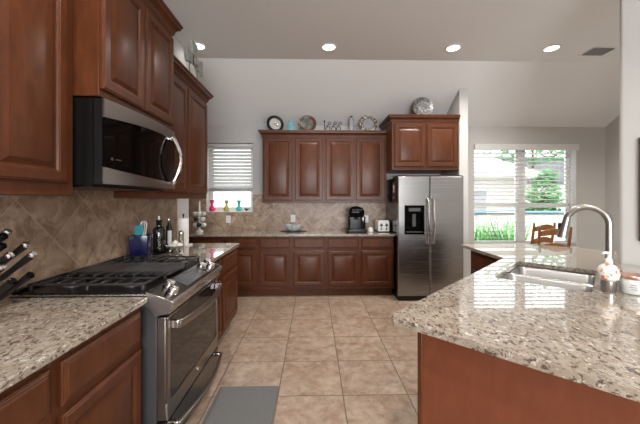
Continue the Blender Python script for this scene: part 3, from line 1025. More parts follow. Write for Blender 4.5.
# ------------------------------------------------------------------ ceiling lights and vent
def can_light(x, y, label, group=None, power=1.0):
    t = thing('recessed_light', label, 'ceiling light', (x, y, ZC), 0, group)
    MB().lathe([(0.078, 0.0), (0.098, 0.0), (0.100, -0.004), (0.094, -0.009), (0.076, -0.009), (0.074, -0.003)], 28, cap0=False, cap1=False).build('trim_ring', TRIMW, t)
    MB().lathe([(0.0, -0.0045), (0.077, -0.0045), (0.077, -0.002), (0.0, -0.002)], 28).build('lens', LAMPON, t)
    ld = bpy.data.lights.new('lamp', 'AREA')
    ld.shape = 'DISK'
    ld.size = 0.14
    ld.energy = CAN_POWER * power
    ld.spread = math.radians(140)
    ld.color = (1.0, 0.955, 0.90)
    lo = bpy.data.objects.new('lamp', ld)
    lo.location = (0, 0, -0.014)
    lo.parent = t
    COL.objects.link(lo)
    return t
for x, y, lab in ((-1.386, 3.68, 'lit recessed ceiling light above the cross, at the left wall'), (0.188, 3.67, 'lit recessed ceiling light in front of the four door cabinets'),
                  (1.70, 3.66, 'lit recessed ceiling light in front of the refrigerator'), (2.90, 3.64, 'lit recessed ceiling light beside the air vent')):
    can_light(x, y, lab, power=0.03 if x < -1 else 1.0)
for x, y, lab in ((4.1, 2.1, 'added unseen recessed fill light over the breakfast nook behind the angled wall'), (-0.55, 0.9, 'added unseen recessed fill light over the near end of the aisle'), (1.2, 0.9, 'added unseen recessed fill light over the near end of the sink counter'),
                  (0.3, -1.2, 'added unseen recessed fill light behind the viewpoint')):
    can_light(x, y, lab, power=2.2 if x > 4 else 1.0)  # these four are added out of view to brighten nook and room
t = thing('air_vent', 'white slatted air vent in the ceiling beside the last light', 'air vent', (3.53, 3.70, ZC), math.radians(0))
m = MB()
m.box(-0.15, 0.15, -0.11, -0.09, -0.008, 0).box(-0.15, 0.15, 0.09, 0.11, -0.008, 0).box(-0.15, -0.13, -0.09, 0.09, -0.008, 0).box(0.13, 0.15, -0.09, 0.09, -0.008, 0)
m.build('frame', TRIMW, t, bevel=0.002)
m = MB()
for i in range(8):
    M = Matrix.Translation((-0.115 + i * 0.033, 0, -0.008)) @ Matrix.Rotation(math.radians(40), 4, 'Y')
    m.box(-0.014, 0.014, -0.09, 0.09, -0.001, 0.001, M)
m.build('louvres', plain('vent_grey', (0.22, 0.22, 0.22), 0.5), t, smooth=False)
MB().box(-0.13, 0.13, -0.09, 0.09, -0.0015, -0.0005).build('duct', BLACKP, t)

# ------------------------------------------------------------------ outlets
def outlet(x, z, label):
    t = thing('wall_outlet', label, 'outlet', (x, YB - 0.010, z))
    MB().box(-0.037, 0.037, -0.006, 0, -0.06, 0.06).build('cover_plate', WHITEP, t, bevel=0.003)
    for dz in (-0.022, 0.022):
        s = MB().box(-0.017, 0.017, -0.009, -0.006, dz - 0.015, dz + 0.015).build('socket', WHITEC, t, bevel=0.003)
        MB().box(-0.008, -0.005, -0.0096, -0.009, dz - 0.007, dz + 0.007).box(0.005, 0.008, -0.0096, -0.009, dz - 0.007, dz + 0.007).build('slot', BLACKP, s)
outlet(-1.395, 1.095, 'white wall outlet on the stone tile under the kitchen window')
outlet(-0.335, 1.105, 'white wall outlet on the stone tile behind the glass bowl')
outlet(0.875, 1.095, 'white wall outlet on the stone tile beside the coffee maker')

# ------------------------------------------------------------------ left counter: knife block and knives
def knives():
    kb = thing('knife_block', 'wooden knife block at the left edge of the near counter', 'knife block', (-1.415, 1.27, Z1))
    ang = math.radians(37)
    M = Matrix.Rotation(-ang, 4, 'Y')
    # slanted block: face normal (cos, 0, sin)
    n = Vector((math.cos(ang), 0, math.sin(ang)))
    u = Vector((-math.sin(ang), 0, math.cos(ang)))
    base = Vector((0.0, 0, 0.0))
    sec = [(-0.14, 0.0), (0.03, 0.0), (0.045, 0.012)]
    sec = [(-0.11, 0.0), (0.025, 0.0), (0.045, 0.035), (-0.055, 0.19), (-0.11, 0.15)]
    MB().prism(sec, -0.095, 0.095, lambda a, b, z: (a, z, b)).build('block', BLOCKW, kb, bevel=0.004)
    MB().box(-0.10, 0.02, -0.09, 0.09, 0.0, 0.004).build('foot_pad', BLACKP, kb)
    ax = Vector((0.79, 0.0, 0.61)).normalized()
    specs = [(-1.272, 1.30, 1.282, 0.13, 'w'), (-1.30, 1.26, 1.262, 0.12, 'd'), (-1.245, 1.255, 1.268, 0.13, 'd'), (-1.196, 1.30, 1.227, 0.135, 'w'), (-1.235, 1.24, 1.232, 0.12, 'd'),
             (-1.165, 1.295, 1.187, 0.14, 'w'), (-1.215, 1.25, 1.192, 0.125, 'w'), (-1.222, 1.225, 1.150, 0.11, 'w'), (-1.18, 1.30, 1.100, 0.13, 'd'), (-1.205, 1.25, 1.088, 0.12, 'd')]
    names = ['topmost knife with a bright steel cap in the block', 'upper knife cut by the left picture edge', 'dark knife just below the topmost one in the block', 'bright capped knife whose handle stands highest on the aisle side',
             'dark slim knife between two bright capped ones', 'longest knife reaching farthest out of the block with a bright cap', 'short bright capped knife beside the longest one', 'lower bright capped knife above the shears', 'black handled shears lowest in the block on the wall side', 'black riveted knife lowest in the block']
    for (x, y, z, L, kind), nm in zip(specs, names):
        e = Vector((x, y, z))
        L += 0.04
        t = thing('kitchen_knife', nm, 'knife', tuple(e - ax * L), 0, 'knives in the wooden block')
        s = Vector((0, 0, 0))
        P = lambda f: ax * (L * f)
        MB().tube([P(0.0), P(0.12), P(0.4), P(0.7), P(0.9), P(0.94)], [0.010, 0.0135, 0.0115, 0.0135, 0.015, 0.0145], 10).build('handle', BLACKP, t)
        MB().tube([P(0.93), P(0.97), P(1.0)], [0.015, 0.0158, 0.011], 10).build('end_cap', CHROME if kind == 'w' else BLACKG, t)
        MB().tube([P(-0.02), P(0.02)], [0.011, 0.0105], 8).build('bolster', CHROME, t)
knives()

# ------------------------------------------------------------------ left counter past the range
def crock():
    t = thing('utensil_crock', 'cobalt blue square utensil crock on the counter past the range', 'utensil crock', (-1.455, 2.60, Z1), math.radians(14))
    m = MB()
    def R(h, z, r=0.012):
        return [(x, y, z) for x, y in rounded([(-h, -h), (h, -h), (h, h), (-h, h)], [r] * 4, 4)]
    m.loops([R(0.066, 0), R(0.070, 0.004), R(0.074, 0.19), R(0.074, 0.200), R(0.067, 0.200), R(0.064, 0.02)])
    m.build('pot', COBALT, t, angle=40)
    s = thing('spatula', 'teal silicone spatula standing in the blue crock', 'spatula', (-1.47, 2.57, Z1 + 0.05))
    s.rotation_euler = (0.10, 0.08, 0.3)
    MB().tube([(0, 0, 0), (0, 0, 0.17)], 0.006, 8).build('handle', TEAL, s)
    MB().prism([(-0.030, 0.155), (0.030, 0.155), (0.034, 0.225), (0.022, 0.245), (-0.034, 0.235)], -0.004, 0.004, lambda a, b, z: (a, z, b)).build('blade', TEAL, s, bevel=0.003)
    k = thing('whisk', 'white wire whisk standing in the blue crock behind the spatula', 'whisk', (-1.445, 2.605, Z1 + 0.05))
    k.rotation_euler = (0.05, 0.05, 0.2)
    MB().tube([(0, 0, 0), (0, 0, 0.16)], 0.007, 8).build('handle', WHITEP, k)
    for a in (0, PI / 3, 2 * PI / 3):
        pts = []
        for i in range(13):
            f = i / 12
            r = 0.042 * math.sin(PI * f)
            q = 0.16 + 0.115 * math.sin(PI * f / 1.0) ** 0.5 if False else 0.15 + 0.12 * (1 - abs(2 * f - 1) ** 2.2)
            sx = -math.cos(PI * f) * 0.042 * (0.35 + 0.65 * math.sin(PI * f))
            pts.append((sx * math.cos(a), sx * math.sin(a), q))
        MB().tube(pts, 0.003, 6).build('wire_loop', WHITEP, k)
crock()
def bottles():
    t = thing('bottle', 'broad black glass bottle with pale upright script beside the blue crock', 'bottle', (-1.44, 2.87, Z1 + 0.012))
    b = MB().lathe([(0.050, 0), (0.054, 0.006), (0.054, 0.20), (0.046, 0.225), (0.026, 0.24), (0.024, 0.275), (0.027, 0.28), (0.027, 0.30), (0.0, 0.302)], 24).build('glass', DKGLASS, t)
    m = MB()
    a0 = math.atan2(-2.86, 1.40)
    def on(a, z, r=0.0553):
        return (r * math.cos(a0 + a), r * math.sin(a0 + a), z)
    for k in range(6):
        z = 0.045 + k * 0.026
        m.tube([on(-0.22 + 0.44 * i / 8, z + 0.011 * math.sin(2 * PI * i / 8 + k)) for i in range(9)], 0.0016, 5)
    m.build('script', LABELW, t)
    MB().box(-0.008, 0.008, -0.002, 0.002, 0.30, 0.335).build('stopper_tab', CHROME, t)
    t = thing('bottle', 'slim dark oil bottle with a white label and pour spout behind the garlic bowl', 'bottle', (-1.448, 3.08, Z1 + 0.012))
    MB().lathe([(0.032, 0), (0.035, 0.005), (0.035, 0.19), (0.028, 0.215), (0.014, 0.245), (0.013, 0.285), (0.0, 0.286)], 20).build('glass', DKGLASS, t)
    MB().tube([(0, 0, 0.28), (0.0, 0, 0.30), (0.012, -0.008, 0.335)], [0.009, 0.007, 0.004], 8).build('pour_spout', CHROME, t)
    a0 = math.atan2(-3.08, 1.42)
    L = []
    for i in range(9):
        a = a0 - 0.35 + 1.1 * i / 8
        L.append([(r * math.cos(a), r * math.sin(a), z) for r, z in ((0.0352, 0.05), (0.0358, 0.05), (0.0358, 0.18), (0.0352, 0.18))])
    m = MB(); m.loops(L); m.build('label', LABELW, t)
    t = thing('serving_tray', 'flat dark tray under the bottles past the range', 'tray', (-1.445, 2.97, Z1))
    MB().prism(rounded([(-0.085, -0.20), (0.07, -0.20), (0.07, 0.20), (-0.085, 0.20)], [0.02] * 4), 0.0, 0.010).build('plate', BLACKP, t, bevel=0.002)
bottles()
def garlic_dish():
    c = (-1.318, 2.93, Z1)
    t = thing('footed_bowl', 'small silver footed bowl full of garlic in front of the bottles', 'bowl', c)
    MB().lathe([(0.012, 0.022), (0.045, 0.026), (0.072, 0.042), (0.083, 0.064), (0.086, 0.064), (0.076, 0.040), (0.046, 0.022), (0.0, 0.019)], 24).build('dish', SILVER, t)
    for k in range(4):
        a = PI / 4 + k * PI / 2
        MB().tube([(0.04 * math.cos(a), 0.04 * math.sin(a), 0.026), (0.05 * math.cos(a), 0.05 * math.sin(a), 0.007)], [0.005, 0.007], 8).build('foot', SILVER, t)
    spots = [(0.0, -0.042, 0.064), (0.042, 0.0, 0.066), (-0.042, 0.002, 0.065), (0.0, 0.042, 0.064), (0.0, 0.0, 0.090)]
    labs = ['white garlic bulb at the near side of the silver bowl', 'white garlic bulb at the aisle side of the silver bowl', 'white garlic bulb at the wall side of the silver bowl', 'white garlic bulb at the far side of the silver bowl', 'white garlic bulb on top of the heap in the silver bowl']
    for (dx, dy, dz), lb in zip(spots, labs):
        g = thing('garlic_bulb', lb, 'garlic', (c[0] + dx, c[1] + dy, c[2] + dz - 0.018), random.random() * 3, 'garlic in the silver bowl')
        m = MB()
        L = []
        for r, z in ((0.007, 0.0), (0.020, 0.004), (0.026, 0.015), (0.023, 0.028), (0.011, 0.035), (0.006, 0.038), (0.005, 0.042)):
            L.append([(r * (1 + 0.10 * math.cos(6 * a)) * math.cos(a), r * (1 + 0.10 * math.cos(6 * a)) * math.sin(a), z) for a in [2 * PI * i / 24 for i in range(24)]])
        m.loops(L)
        m.build('bulb', GARLIC, g)
        MB().lathe([(0.007, 0), (0.005, -0.002), (0, -0.002)], 10).build('root', PLATEBROWN, g)
garlic_dish()
def towels():
    c = (-1.415, 3.34, Z1)
    t = thing('paper_towel_holder', 'upright paper towel holder at the far end of the range counter', 'paper towel holder', c)
    MB().prism(rounded([(-0.075, -0.075), (0.075, -0.075), (0.075, 0.075), (-0.075, 0.075)], [0.015] * 4), 0, 0.014).build('base', WHITEC, t, bevel=0.003)
    MB().tube([(0, 0, 0.014), (0, 0, 0.325)], 0.007, 10).build('rod', BLACKP, t)
    MB().ball((0, 0, 0.335), 0.012).build('finial', BLACKP, t)
    r = thing('paper_towel_roll', 'white paper towel roll on the upright holder', 'paper towel', (c[0], c[1], c[2] + 0.0145))
    MB().lathe([(0.020, 0), (0.054, 0), (0.055, 0.002), (0.055, 0.283), (0.054, 0.285), (0.020, 0.285), (0.020, 0)], 28, cap0=False, cap1=False).build('paper', PAPER, r)
    MB().lathe([(0.018, 0.001), (0.020, 0.001), (0.020, 0.284), (0.018, 0.284), (0.018, 0.001)], 16, cap0=False, cap1=False).build('core', PLATEBROWN, r)
    p = thing('pepper_mill', 'chrome pepper mill in front of the paper towels', 'pepper mill', (-1.335, 3.10, Z1))
    MB().lathe([(0.026, 0), (0.027, 0.004), (0.024, 0.02), (0.024, 0.145), (0.026, 0.15)], 20).build('body', CHROME, p)
    MB().lathe([(0.026, 0.151), (0.027, 0.165), (0.022, 0.18), (0.008, 0.188), (0.0, 0.189)], 20).build('cap', CHROME, p)
towels()

# ------------------------------------------------------------------ back counter
def votive_tree():
    t = thing('votive_tree', 'tiered glass votive tree on the back counter beside the kitchen window', 'candle holder', (-1.745, 4.70, Z1))
    MB().lathe([(0.055, 0), (0.058, 0.006), (0.05, 0.03), (0.02, 0.045), (0.011, 0.06), (0.010, 0.30), (0.022, 0.315), (0.020, 0.34), (0.016, 0.34)], 20).build('stand', CLEARW, t)
    for j, (z, ph) in enumerate(((0.11, 0.2), (0.195, 1.0), (0.28, 0.2))):
        for k in range(4):
            a = ph + k * PI / 2
            x, y = 0.062 * math.cos(a), 0.062 * math.sin(a)
            arm = MB().tube([(0, 0, z - 0.02), (x * 0.6, y * 0.6, z - 0.022), (x, y, z - 0.014)], 0.004, 6).build('arm', CLEARW, t)
            MB().lathe([(0.012, -0.026), (0.028, -0.018), (0.037, 0.004), (0.033, 0.026), (0.024, 0.036), (0.020, 0.034), (0.027, 0.012), (0.0, -0.006)], 14, (x, y, z)).build('cup', DKGLASS if (j, k) in ((0, 3), (1, 2)) else CLEARW, arm)
    c = thing('taper_candle', 'white taper candle on top of the glass votive tree', 'candle', (-1.745, 4.70, Z1 + 0.341))
    MB().lathe([(0.012, 0), (0.011, 0.13), (0.004, 0.138), (0, 0.138)], 12).build('wax', CANDLE, c)
    MB().tube([(0, 0, 0.136), (0, 0, 0.148)], 0.001, 5).build('wick', BLACKP, c)
votive_tree()
SILLZ = KW[2] + 0.0125
def vase(x, mat, label):
    t = thing('bud_vase', label, 'vase', (x, YB + 0.045, SILLZ))
    MB().lathe([(0.030, 0), (0.040, 0.006), (0.050, 0.035), (0.046, 0.065), (0.026, 0.085), (0.022, 0.10), (0.024, 0.12), (0.036, 0.165), (0.040, 0.188), (0.036, 0.188), (0.031, 0.16), (0.018, 0.11), (0.016, 0.09), (0.0, 0.085)], 24).build('body', mat, t, angle=60)
    MB().lathe([(0.0235, 0.094), (0.027, 0.097), (0.027, 0.101), (0.0235, 0.104)], 20, cap0=False, cap1=False).build('collar', mat, t)
vase(-1.675, PINKG, 'hot pink glass bud vase on the kitchen window sill')
vase(-1.44, YELG, 'yellow green glass bud vase on the kitchen window sill')
vase(-1.235, AQUAG, 'aqua green glass bud vase on the kitchen window sill')
t = thing('bird_figurine', 'tiny dark bird figurine on the kitchen window sill', 'figurine', (-1.11, YB + 0.04, SILLZ))
MB().ball((0, 0, 0.030), 0.018, 12, 8, (1.5, 0.9, 0.9)).build('body', BLACKP, t)
MB().ball((-0.024, 0, 0.050), 0.011, 10, 6).build('head', BLACKP, t)
MB().tube([(0.02, 0, 0.032), (0.05, 0, 0.045)], [0.008, 0.002], 6).build('tail', BLACKP, t)
for dy in (-0.008, 0.008):
    MB().tube([(0, dy, 0.018), (0, dy, 0.0)], 0.003, 5).build('leg', BLACKP, t)

def bowl_and_tray():
    c = (-0.315, 4.80, Z1)
    t = thing('serving_tray', 'thin black oval tray under the glass bowl on the back counter', 'tray', c)
    L = []
    for f, z in ((0.93, 0.0), (1.0, 0.003), (0.99, 0.005), (0.7, 0.005)):
        L.append([(0.215 * f * math.cos(a), 0.13 * f * math.sin(a), z) for a in [2 * PI * i / 32 for i in range(32)]])
    m = MB(); m.loops(L); m.build('plate', BLACKP, t)
    b = thing('fluted_bowl', 'fluted clear glass bowl on the black tray', 'bowl', (c[0], c[1], c[2] + 0.0055))
    L = []
    n = 72
    for r, z, k in ((0.045, 0, 0), (0.055, 0.006, 0.02), (0.085, 0.035, 0.09), (0.108, 0.07, 0.12), (0.122, 0.105, 0.13), (0.116, 0.105, 0.13), (0.098, 0.068, 0.12), (0.07, 0.03, 0.08), (0.03, 0.012, 0.0)):
        L.append([(r * (1 + k * math.cos(12 * a)) * math.cos(a), r * (1 + k * math.cos(12 * a)) * math.sin(a), z) for a in [2 * PI * i / n for i in range(n)]])
    m = MB(); m.loops(L); m.build('body', FLAPG, b, angle=60)
    MB().lathe([(0.030, 0.0), (0.046, 0.0), (0.047, 0.004), (0.04, 0.006)], 24).build('foot_ring', GREYGLASS, b)
bowl_and_tray()
def coffee_maker():
    t = thing('coffee_maker', 'black single cup coffee maker on the back counter beside the outlet', 'coffee maker', (0.655, 4.70, Z1))
    def sec(hw, y0, y1, r=0.03):
        return rounded([(-hw, y0), (hw, y0), (hw, y1), (-hw, y1)], [r] * 4, 5)
    m = MB()
    m.loops([[(x, y, z) for x, y in sec(h, a, b)] for h, a, b, z in ((0.15, -0.16, 0.15, 0), (0.153, -0.163, 0.153, 0.006), (0.150, -0.16, 0.15, 0.045), (0.143, -0.15, 0.145, 0.052))])
    m.build('base', BLACKP, t, angle=40)
    MB().box(-0.09, 0.09, -0.155, -0.02, 0.052, 0.058).build('drip_grate', DARKGREY, t, bevel=0.002)
    m = MB()
    m.loops([[(x, y, z) for x, y in sec(h, -0.02, 0.14)] for h, z in ((0.112, 0.05), (0.112, 0.16), (0.118, 0.24), (0.118, 0.30))])
    m.build('column', BLACKM, t, angle=40)
    m = MB()
    m.loops([[(x, y, z) for x, y in sec(h, a, 0.14, r)] for h, a, z, r in ((0.100, -0.11, 0.235, 0.03), (0.114, -0.14, 0.25, 0.04), (0.118, -0.15, 0.31, 0.045), (0.110, -0.145, 0.345, 0.045), (0.090, -0.12, 0.375, 0.04), (0.055, -0.07, 0.393, 0.03), (0.02, -0.02, 0.398, 0.01))])
    m.build('brew_head', BLACKG, t, angle=60)
    MB().tube([(0.062 * math.sin(a), -0.147 - 0.02 * math.cos(a), 0.333 + 0.012 * math.cos(a)) for a in [-1.2 + 2.4 * i / 12 for i in range(13)]], 0.010, 8).build('handle', DARKGREY, t)
    MB().prism(sec(0.035, -0.06, 0.10, 0.02), 0.06, 0.24, lambda a, b, z: (a + 0.125 - 0.01, b + 0.02, z)).build('water_tank', OVENG, t)
    MB().lathe([(0.02, 0), (0.026, -0.03), (0.02, -0.04)], 16, (0, -0.085, 0.24)).build('spout', BLACKP, t)
coffee_maker()
t = thing('lidded_jar', 'small white round jar between the coffee maker and the toaster', 'jar', (0.890, 4.70, Z1))
MB().lathe([(0.034, 0), (0.040, 0.006), (0.042, 0.03), (0.040, 0.05), (0.038, 0.052)], 20).build('pot', WHITEC, t)
MB().lathe([(0.043, 0.0525), (0.044, 0.056), (0.032, 0.066), (0.010, 0.072), (0.009, 0.080), (0, 0.082)], 20).build('lid', WHITEC, t)
t = thing('toaster', 'small white toaster with two dark levers beside the refrigerator', 'toaster', (1.085, 4.80, Z1))
m = MB()
sec = rounded([(-0.088, 0.012), (0.088, 0.012), (0.088, 0.182), (-0.088, 0.182)], [0.012, 0.012, 0.035, 0.035], 6)
m.prism(sec, -0.14, 0.14, lambda a, b, z: (a, z, b))
m.build('body', WHITEC, t, bevel=0.005)
for x in (-0.04, 0.04):
    MB().box(x - 0.005, x + 0.005, -0.1415, -0.14, 0.05, 0.14).build('lever_slot', DARKGREY, t)
    MB().box(x - 0.020, x + 0.020, -0.165, -0.1415, 0.098, 0.122).build('lever', BLACKP, t, bevel=0.005)
    MB().lathe([(0.013, 0), (0.012, 0.012), (0, 0.012)], 14, (x, -0.14, 0.045), Matrix.Rotation(PI / 2, 4, 'X')).build('dial', DARKGREY, t)
    MB().box(x - 0.014, x + 0.014, -0.11, 0.11, 0.1815, 0.1835).build('bread_slot', BLACKP, t)
    for y in (-0.11, 0.11):
        MB().lathe([(0.010, 0), (0.012, 0.0125)], 10, (x * 1.7, y, 0)).build('foot', BLACKP, t)

# ------------------------------------------------------------------ on top of the wall cabinets
TOPZ = 2.4755
def plate(name, label, x, y, z, r, tilt, rimm, wellm, stripe=None, scal=0, rotz=0.0):
    t = thing(name, label, 'plate', (x, y, z))
    t.rotation_euler = (0, 0, rotz)
    # plate disc stands on its edge, leaning back by tilt
    M = Matrix.Translation((0, 0.0, 0)) @ Matrix.Rotation(-tilt, 4, 'X') @ Matrix.Translation((0, 0, r)) @ Matrix.Rotation(PI / 2, 4, 'X')
    def rings(prof, sc=True):
        L = []
        for q, h in prof:
            L.append([M @ Vector(((q * (1 + (0.04 * math.cos(scal * a) if scal and q > 0.8 * r else 0))) * math.cos(a), (q * (1 + (0.04 * math.cos(scal * a) if scal and q > 0.8 * r else 0))) * math.sin(a), h)) for a in [2 * PI * i / 48 for i in range(48)]])
        return L
    m = MB(); m.loops(rings([(0.3 * r, -0.006), (0.66 * r, -0.004), (0.98 * r, 0.006), (r, 0.010), (0.98 * r, 0.013), (0.70 * r, 0.003), (0.66 * r, 0.001)]))
    m.build('rim', rimm, t)
    m = MB(); m.loops(rings([(0.66 * r, 0.0005), (0.67 * r, 0.004), (0.58 * r, 0.002), (0.2 * r, 0.003)]))
    m.build('well', wellm, t)
    if stripe:
        for k in range(stripe[0]):
            a = 2 * PI * k / stripe[0]
            c = M @ Vector((stripe[2] * r * math.cos(a), stripe[2] * r * math.sin(a), 0.0095))
            MB().ball(c, stripe[3] * r, 8, 5, (1, 0.45, 1)).build('relief_boss', stripe[1], t)
    st_ = MB()
    for dx in (-0.25 * r, 0.25 * r):
        st_.tube([(dx, -0.03, 0.012), (dx, -0.025, 0.003), (dx, 0.10, 0.003), (dx, 0.06, 0.5 * r), ], 0.0025, 6)
    st_.build('stand', BLACKP, t)
    return t
plate('display_plate', 'black rimmed pale plate on edge at the end of the wall cabinets', -0.597, 4.80, TOPZ, 0.138, 0.16, BLACKP, MARBLED, (5, SILVER, 0.25, 0.12), rotz=0.35)
plate('display_plate', 'green and coral painted plate beside the aqua bottle on the wall cabinets', -0.095, 4.80, TOPZ - 0.0, 0.142, 0.16, PLATEBROWN, PAINTED)
plate('display_plate', 'mottled brown and cream plate with a scalloped rim beside the tall cabinet', 0.872, 4.80, TOPZ, 0.148, 0.16, MOSAIC, GREYGLASS, (12, PLATEBROWN, 0.62, 0.07), 16)
plate('display_plate', 'silver pierced plate on edge on top of the cabinet over the refrigerator', 1.63, 4.47, 2.6355, 0.155, 0.14, PIERCED, PIERCED, (10, GREYLAB, 0.46, 0.12), 20)
t = thing('glass_bottle', 'small square aqua glass bottle between two plates on the wall cabinets', 'bottle', (-0.352, 4.80, TOPZ))
m = MB()
def sq(h, z):
    return [(x, y, z) for x, y in rounded([(-h, -h), (h, -h), (h, h), (-h, h)], [h * 0.3] * 4, 4)]
m.loops([sq(0.040, 0), sq(0.042, 0.004), sq(0.042, 0.118), sq(0.032, 0.135), sq(0.020, 0.142), sq(0.020, 0.166)])
m.build('body', AQUAB, t, angle=50)
MB().lathe([(0.024, 0.166), (0.026, 0.170), (0.026, 0.180), (0.0, 0.182)], 16).build('lip', AQUAB, t)
t = thing('glass_bottle', 'tall frosted grey bottle with a dark stopper on the wall cabinets', 'bottle', (0.602, 4.80, TOPZ))
MB().lathe([(0.038, 0), (0.040, 0.005), (0.040, 0.205), (0.034, 0.222), (0.018, 0.232), (0.016, 0.242)], 20).build('body', GREYGLASS, t)
MB().lathe([(0.014, 0.242), (0.022, 0.248), (0.020, 0.262), (0.0, 0.27)], 14).build('stopper', PLATEBROWN, t)
def wire_figures():
    t = thing('wire_sculpture', 'black wire sculpture of looping leaping figures on the wall cabinets', 'ornament', (0.29, 4.80, TOPZ))
    MB().box(-0.14, 0.16, -0.02, 0.02, 0, 0.006).build('base', BLACKP, t)
    m = MB(); m.tube([(-0.115, 0, 0.006), (-0.115, 0, 0.165)], 0.006, 6); m.ball((-0.115, 0, 0.178), 0.015, 10, 6); m.build('post', BLACKP, t)
    for x in (-0.055, 0.035, 0.115):
        fig = MB()
        fig.tube([(x - 0.045, 0, 0.006), (x - 0.038, 0, 0.07), (x - 0.01, 0, 0.098), (x + 0.02, 0, 0.085), (x + 0.032, 0, 0.006)], 0.0065, 6)
        fig.tube([(x - 0.02, 0, 0.10), (x + 0.005, 0, 0.135), (x + 0.035, 0, 0.135)], 0.006, 6)
        fig.tube([(x + 0.02 + 0.022 * math.cos(a), 0, 0.15 + 0.020 * math.sin(a)) for a in [2 * PI * i / 12 for i in range(12)]], 0.005, 6, closed=True)
        fig.build('figure', BLACKP, t)
wire_figures()
def cross():
    t = thing('wall_cross', 'weathered grey green cross with flared ends leaning on top of the cabinet', 'cross', (-1.27, 3.26, 2.6155))
    b = 0.03
    def arm(L, w0, w1):
        return [(-w0, 0), (-w0, L * 0.66), (-w1, L * 0.78), (-w1, L * 0.94), (-w1 * 0.7, L), (w1 * 0.7, L), (w1, L * 0.94), (w1, L * 0.78), (w0, L * 0.66), (w0, 0)]
    def put(poly, f):
        m.prism([f(a, c) for a, c in poly], -0.014, 0.014, lambda a, c, z: (z, a, c))
    m = MB()
    put(arm(0.20, 0.062, 0.082), lambda a, c: (a, 0.27 + c))
    put(arm(0.27, 0.062, 0.08), lambda a, c: (-a, 0.28 - c))
    put(arm(0.21, 0.055, 0.082), lambda a, c: (0.02 + c, 0.27 - a))
    put(arm(0.19, 0.055, 0.082), lambda a, c: (-0.02 - c, 0.27 + a))
    m.build('body', CROSSM, t, bevel=0.004)
    MB().lathe([(0.035, 0), (0.03, 0.012), (0.01, 0.016), (0, 0.016)], 20, (0.014, 0, 0.27), Matrix.Rotation(PI / 2, 4, 'Y')).build('boss', CROSSM, t)
    p = thing('display_dish', 'small pale dish with a dark green rim in front of the grey cross', 'plate', (-1.222, 3.14, 2.6155))
    M = Matrix.Rotation(-0.12, 4, 'Y') @ Matrix.Translation((0, 0, 0.10)) @ Matrix.Rotation(PI / 2, 4, 'Y')
    MB().lathe([(0.03, -0.002), (0.08, 0.0), (0.088, 0.004), (0.06, 0.004), (0.0, 0.002)], 32, M=M).build('dish', WHITEC, p)
    MB().lathe([(0.086, 0.001), (0.100, 0.005), (0.100, 0.009), (0.086, 0.006), (0.086, 0.001)], 32, M=M, cap0=False, cap1=False).build('rim', PLATEGREEN, p)
cross()

# ------------------------------------------------------------------ peninsula top
def soap_and_jar():
    x, y = st(2.28, -0.010)
    t = thing('soap_dispenser', 'floral soap pump bottle standing beside the sink', 'soap dispenser', (x, y, Z1))
    t.scale = (1.02, 1.02, 1.06)
    MB().lathe([(0.030, 0), (0.032, 0.003), (0.032, 0.055), (0.030, 0.057)], 20).build('foot', NICKEL, t)
    m = MB().lathe([(0.030, 0.057), (0.041, 0.066), (0.046, 0.09), (0.044, 0.115), (0.034, 0.132), (0.018, 0.140), (0.016, 0.146)], 28)
    m.build('bottle', FLORAL, t)
    MB().lathe([(0.0465, 0.085), (0.047, 0.088), (0.0462, 0.100), (0.0455, 0.100)], 28, cap0=False, cap1=False).build('leaf_band', FLORAL2, t)
    MB().lathe([(0.017, 0.146), (0.018, 0.150), (0.016, 0.166), (0.008, 0.170), (0.007, 0.190), (0.011, 0.192), (0.011, 0.202), (0, 0.203)], 18).build('pump', WHITEP, t)
    d = Vector((-1.0, -0.15, 0)).normalized()
    MB().tube([Vector((0, 0, 0.197)) - d * 0.012, Vector((0, 0, 0.197)), Vector((0, 0, 0.197)) + d * 0.03, Vector((0, 0, 0.192)) + d * 0.042], [0.007, 0.007, 0.006, 0.005], 8).build('nozzle', WHITEP, t)
    x, y = st(2.325, 0.088)
    t = thing('candle_jar', 'wide white glass candle jar with a copper lid beside the soap bottle', 'candle jar', (x, y, Z1))
    MB().lathe([(0.050, 0), (0.056, 0.004), (0.058, 0.012), (0.058, 0.074), (0.055, 0.080)], 32).build('glass', JARG, t)
    MB().lathe([(0.059, 0.080), (0.060, 0.083), (0.060, 0.096), (0.057, 0.099), (0, 0.099)], 32).build('lid', COPPER, t)
    a0 = math.atan2(-y, -x) + 0.05
    m = MB()
    for z, wd in ((0.052, 0.26), (0.040, 0.34), (0.029, 0.22)):
        L = []
        for i in range(7):
            a = a0 - wd + 2 * wd * i / 6
            L.append([(r * math.cos(a), r * math.sin(a), zz) for r, zz in ((0.0581, z - 0.0022), (0.0586, z - 0.0022), (0.0586, z + 0.0022), (0.0581, z + 0.0022))])
        m.loops(L)
    m.build('label_print', GREYLAB, t)
soap_and_jar()

# sponge caddy: the dark shapes behind the pump
x, y = st(2.72, 0.010)
t = thing('scrub_brush', 'black handled scrub brush lying behind the faucet', 'brush', (x, y, Z1), math.radians(45))
MB().lathe([(0.036, 0.0), (0.040, 0.012), (0.034, 0.03)], 18).build('bristles', DARKGREY, t)
MB().lathe([(0.040, 0.0305), (0.040, 0.045), (0.02, 0.06), (0.016, 0.08), (0.0, 0.082)], 18).build('knob', BLACKP, t)

